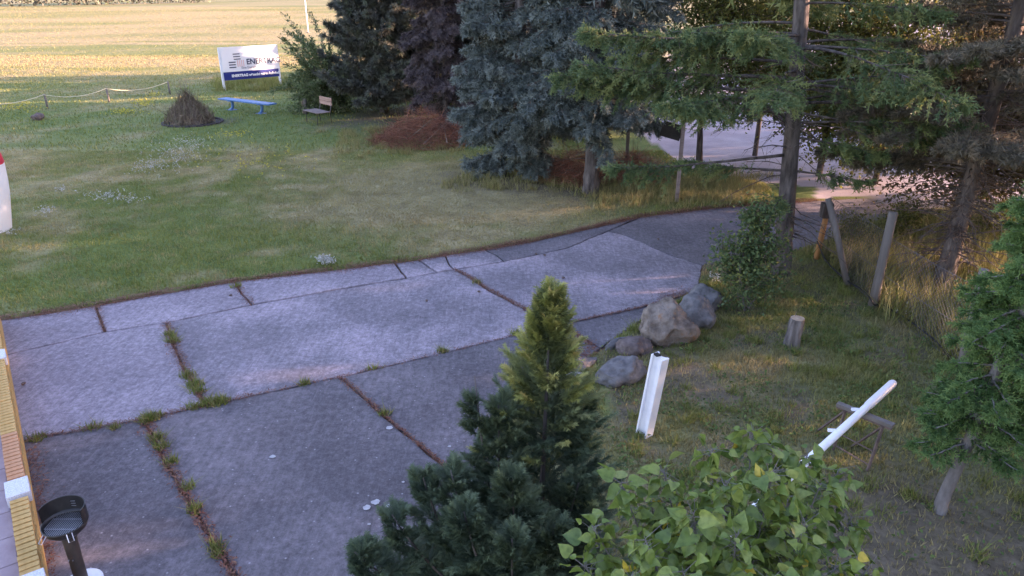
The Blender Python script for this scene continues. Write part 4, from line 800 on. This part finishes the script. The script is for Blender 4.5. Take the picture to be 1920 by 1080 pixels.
# rope fence
pp = [(-60,222),(90,205),(205,192),(319,178)]; B_ = [G(*p) for p in pp]; rf = tag(empty('rope_fence', tuple(B_[2])), 'low rope fence of thin wooden posts across the meadow', 'fence'); Tp = []
for q in B_:
    z = .68; q = q-B_[2]; MB().tube([q+np.array([0,0,-.06]), q+np.array([0,0,z])], [.05,.045], 8, True, .08).build('post', M['wood_grey'], rf, smooth=True); Tp.append(q+np.array([0,-.06,z-.03]))
for a_, b__ in zip(Tp[:-1], Tp[1:]): MB().tube([a_+(b__-a_)*t-np.array([0,0,.22*4*t*(1-t)]) for t in np.linspace(0, 1, 9)], .017, 6).build('rope', M['rope'], rf, smooth=True)
# white marker with red tip
b_ = G(-33,434); root = tag(empty('white_marker', tuple(b_)), 'tall white tapered marker with red tip standing on the lawn', 'marker'); zt = HZ(b_, 298); root.rotation_euler = (0, .2, 0)
MB().lathe([(.0,-.16),(.56,-.16),(.56,.02),(.56,.9),(.54,zt*.75),(.49,zt)], 28).build('white_body', M['white_board'], root, smooth=False); MB().lathe([(.492,zt),(.45,zt+.15),(.38,zt+.3),(.22,zt+.45),(0,zt+.5)], 28).build('red_tip', M['red'], root, smooth=True)
# white mast far out on the field
b_ = G(578,62); root = tag(empty('field_mast', tuple(b_)), 'thin white mast standing far out on the field', 'mast'); MB().tube([(0,0,-.1),(0,0,3),(0,0,9)], [.08,.07,.06], 8).build('mast_tube', M['white_board'], root, smooth=True); MB().lathe([(0,.12),(.2,.1),(.22,0)], 12).build('mast_foot', M['rock_grey'], root)

# ------------------------------------------------------------------ terrace wall with bricks, granite caps and grill
wa, wb = G(8,668,.4), G(82,1092,.4); d = (wb-wa); d[2] = 0; L = np.linalg.norm(d[:2]); d /= L; az = math.atan2(d[1], d[0]); wl = tag(empty('terrace_wall', (wa[0], wa[1], 0), az), 'low terrace wall topped with upright yellow bricks and granite caps', 'wall')
# local x runs along the wall towards the house, local -y... left side carries the terrace
Lw0, Lw1 = -2.2, L+2.2; wd = .15
MB().box(((Lw0+Lw1)/2,-wd*.5-.0,.165), (Lw1-Lw0, wd*.94, .43)).build('wall_core', M['mortar'], wl)
bme = {k: MB().box((0,0,0), (.056, wd, .115)).mesh('brick', bevel=.004) for k in ('brick', 'brick_o')}
for k in bme: bme[k].materials.append(M[k])
xs = Lw0; caps = [L*.012, L*.70, L*1.01]; sidebricks = MB().box((0,0,0), (.225, .016, .062)).mesh('brick', bevel=.003); sidebricks.materials.append(M['brick'])
while xs < Lw1:
    if not any(abs(xs-c_) < .17 for c_ in caps):
        k = 'brick_o' if L*.46 < xs < L*.70 else 'brick'
        link('brick', bme[k], None, wl, (xs, -wd/2+random.uniform(-.003,.003), .40+random.uniform(-.002,.003)), (0, random.uniform(-.02,.02), random.uniform(-.015,.015)))
    xs += .076
for r_ in range(4):
    xs = Lw0+.12*(r_ % 2)
    while xs < Lw1: link('brick', sidebricks, None, wl, (xs, .002, .045+r_*.077), (0,0,0)); xs += .239
for c_ in caps: MB().box((c_, -wd/2, .415), (.30, wd+.05, .12)).build('granite_cap', M['granite'], wl, bevel=.006)
ter = tag(empty('terrace', (wa[0], wa[1], 0), az), kind='structure'); MB().box((L/2, -wd-1.5, .1), (Lw1-Lw0, 2.98, .38)).build('terrace_bed', M['mortar'], ter)
for i in range(-5, 18):
    for j in range(6): MB().box((i*.42+.1, -wd-.26-j*.5, .305), (.41, .49, .05)).build('paving_slab', M['slab_pink'], ter, bevel=.004)
b_ = G(156,1096); root = tag(empty('column_grill', (b_[0], b_[1], 0)), 'black round charcoal grill on dark column beside the terrace wall', 'grill')
tl = AT(119,978, b_[1]); gz = tl[2]; MB().lathe([(0,.0),(.17,.0),(.17,.03),(.15,.045),(0,.05)], 28, (0,0,.0)).build('base_plate', M['white_metal'], root, smooth=False)
colm = MB().lathe([(.055,.03),(.055,.3),(.06,gz-.18),(.075,gz-.1)], 20).build('column', M['brown_metal'], root, smooth=True)
for x in (-.018, .018): MB().lathe([(0,0),(.006,.0),(.006,.01),(0,.011)], 8, (x,-.06,.33)).build('vent_hole', M['steel'], colm)
bowl = MB().lathe([(0,gz-.12),(.11,gz-.115),(.165,gz-.06),(.175,gz-.02),(.183,gz-.02),(.186,gz-.002),(.176,gz-.0),(.168,gz-.03),(.155,gz-.06),(.1,gz-.105),(0,gz-.108)], 36).build('bowl', M['black_metal'], root, smooth=True)
ws = MB(); n = 30                                             # wind shield round the back
arc = [math.radians(a) for a in np.linspace(-8, 188, n)]
for rr, in ((.178,), (.184,)): ws.add([(rr*math.cos(a), rr*math.sin(a), gz-.01+z) for z in (0, .15) for a in arc], [(i, i+1, n+i+1, n+i) for i in range(n-1)])
ws.add([(r_*math.cos(a), r_*math.sin(a), gz+.14) for r_ in (.178, .184) for a in arc], [(i, i+1, n+i+1, n+i) for i in range(n-1)]); shd = ws.build('wind_shield', M['black_metal'], root, smooth=True)
for z in (.03, .055, .08): MB().box((-.01,.176,gz+z), (.04,.004,.006)).build('grate_slot', M['steel'], shd)
gr_ = MB()
for x in np.linspace(-.14, .14, 17): h = math.sqrt(max(.0001, .158**2-x*x)); gr_.tube([(x,-h,gz-.025),(x,h,gz-.025)], .0032, 5)
for y in (-.06, .07): h = math.sqrt(.158**2-y*y); gr_.tube([(-h,y,gz-.031),(h,y,gz-.031)], .004, 5)
gr_.build('grate', M['steel'], bowl)
for a in (math.radians(245), math.radians(310)):
    c, s = math.cos(a), math.sin(a); P = [(.18*c-.02*s, .18*s+.02*c, gz-.01), (.235*c-.02*s, .235*s+.02*c, gz-.06), (.235*c+.02*s, .235*s-.02*c, gz-.06), (.18*c+.02*s, .18*s-.02*c, gz-.01)]; MB().tube(P, .004, 6).build('grate_handle', M['steel'], bowl)

# pine cones on the concrete
cone_me = MB().lathe([(0,-.03),(.016,-.024),(.021,-.005),(.017,.014),(.008,.03),(0,.036)], 10).mesh('pine_cone', True); cone_me.materials.append(M['rust'])
for (x, y) in [(45,722),(433,556),(1021,480),(1056,523),(1005,478),(1234,450),(1225,672),(898,549),(1262,600),(800,566)]:
    c = G(x, y); tag(link('pine_cone', cone_me, None, None, (c[0], c[1], .028), (math.pi/2, 0, random.random()*6)), 'small dark pine cone lying on the concrete driveway', 'pine cone', 'pine cones on the driveway')

# ------------------------------------------------------------------ far hedge and the wood on the sunny side
f_ = Foliage(); n = 9000; t = RS.rand(n); A_, B_ = np.array([-190., 172.]), np.array([-130., 330.]); pos = A_+(B_-A_)*t[:,None]+RS.normal(0, 2.2, (n, 2)); hh = 5+4*fbm(pos[:,0], pos[:,1], 12, 3)
f_.add(*LEAF, RS.normal(0, 1, (n, 3)), RS.uniform(.8, 1.6, n), np.stack([pos[:,0], pos[:,1], hh*RS.rand(n)**.7+.2], 1), RS.rand(n)*6.28); hg = tag(f_.build('far_hedge', M['darkev'], kind='stuff'), 'distant dark hedge along the far side of the field', 'hedge')
wood = [(15,5.5,.3,1.15),(17,10.5,1.2,1.2),(14.5,1,2.2,1.1),(20,15,3.0,1.15),(18.5,2.5,4.1,1.2),(13,-5,3.6,1.15),(11.5,6.2,2.0,.9),(19,7.5,5.2,1.2),(21,12.5,.6,1.1),(22,18.5,4.6,1.15),(17,-2,1.1,1.1)]
kinds = ['standing beside the wild grass', 'at the back of the wild grass', 'beside the house corner', 'at the rim of the gravel yard']
for i, (x, y, rz, s) in enumerate(wood): copy_tree(fir if y > 7 else ev2, (x, y, 0), rz, s, 'tall %s of the wood beyond the wild grass' % ('fir' if y > 7 else 'dark evergreen'), 'trees of the wood beyond the wild grass')
back = [(7.5,34,1.0,1.1),(3.2,37,2.2,1.0),(14,52,3.0,1.1),(-1,41,.4,1.0),(24,60,1.0,1.1),(30,44,2,1.1)]
back = [(2.6,27,1.0,.8),(.5,29.6,2.0,.85),(25,24.5,5.5,1.0),(27,33,1,1.1),(31,39,2,1.2),(24,28,4,1.0),(29,46,3,1.1),(3.2,37,2.2,1.0),(-1,41,.4,1.0),(0,33.5,.7,1.0),(1.5,46,3.1,1.1),(4.6,42,1.9,1.0),(5,50,2.6,1.1),(-3,36,5,1)]  # unseen evergreens, added to keep low sun off lawn and gravel yard
for i, (x, y, rz, s) in enumerate(back): copy_tree(ev2 if i % 2 else ev, (x, y, 0), rz, s, 'unseen dark evergreen added to shade the lawn and yard', 'unseen evergreens added for shade')
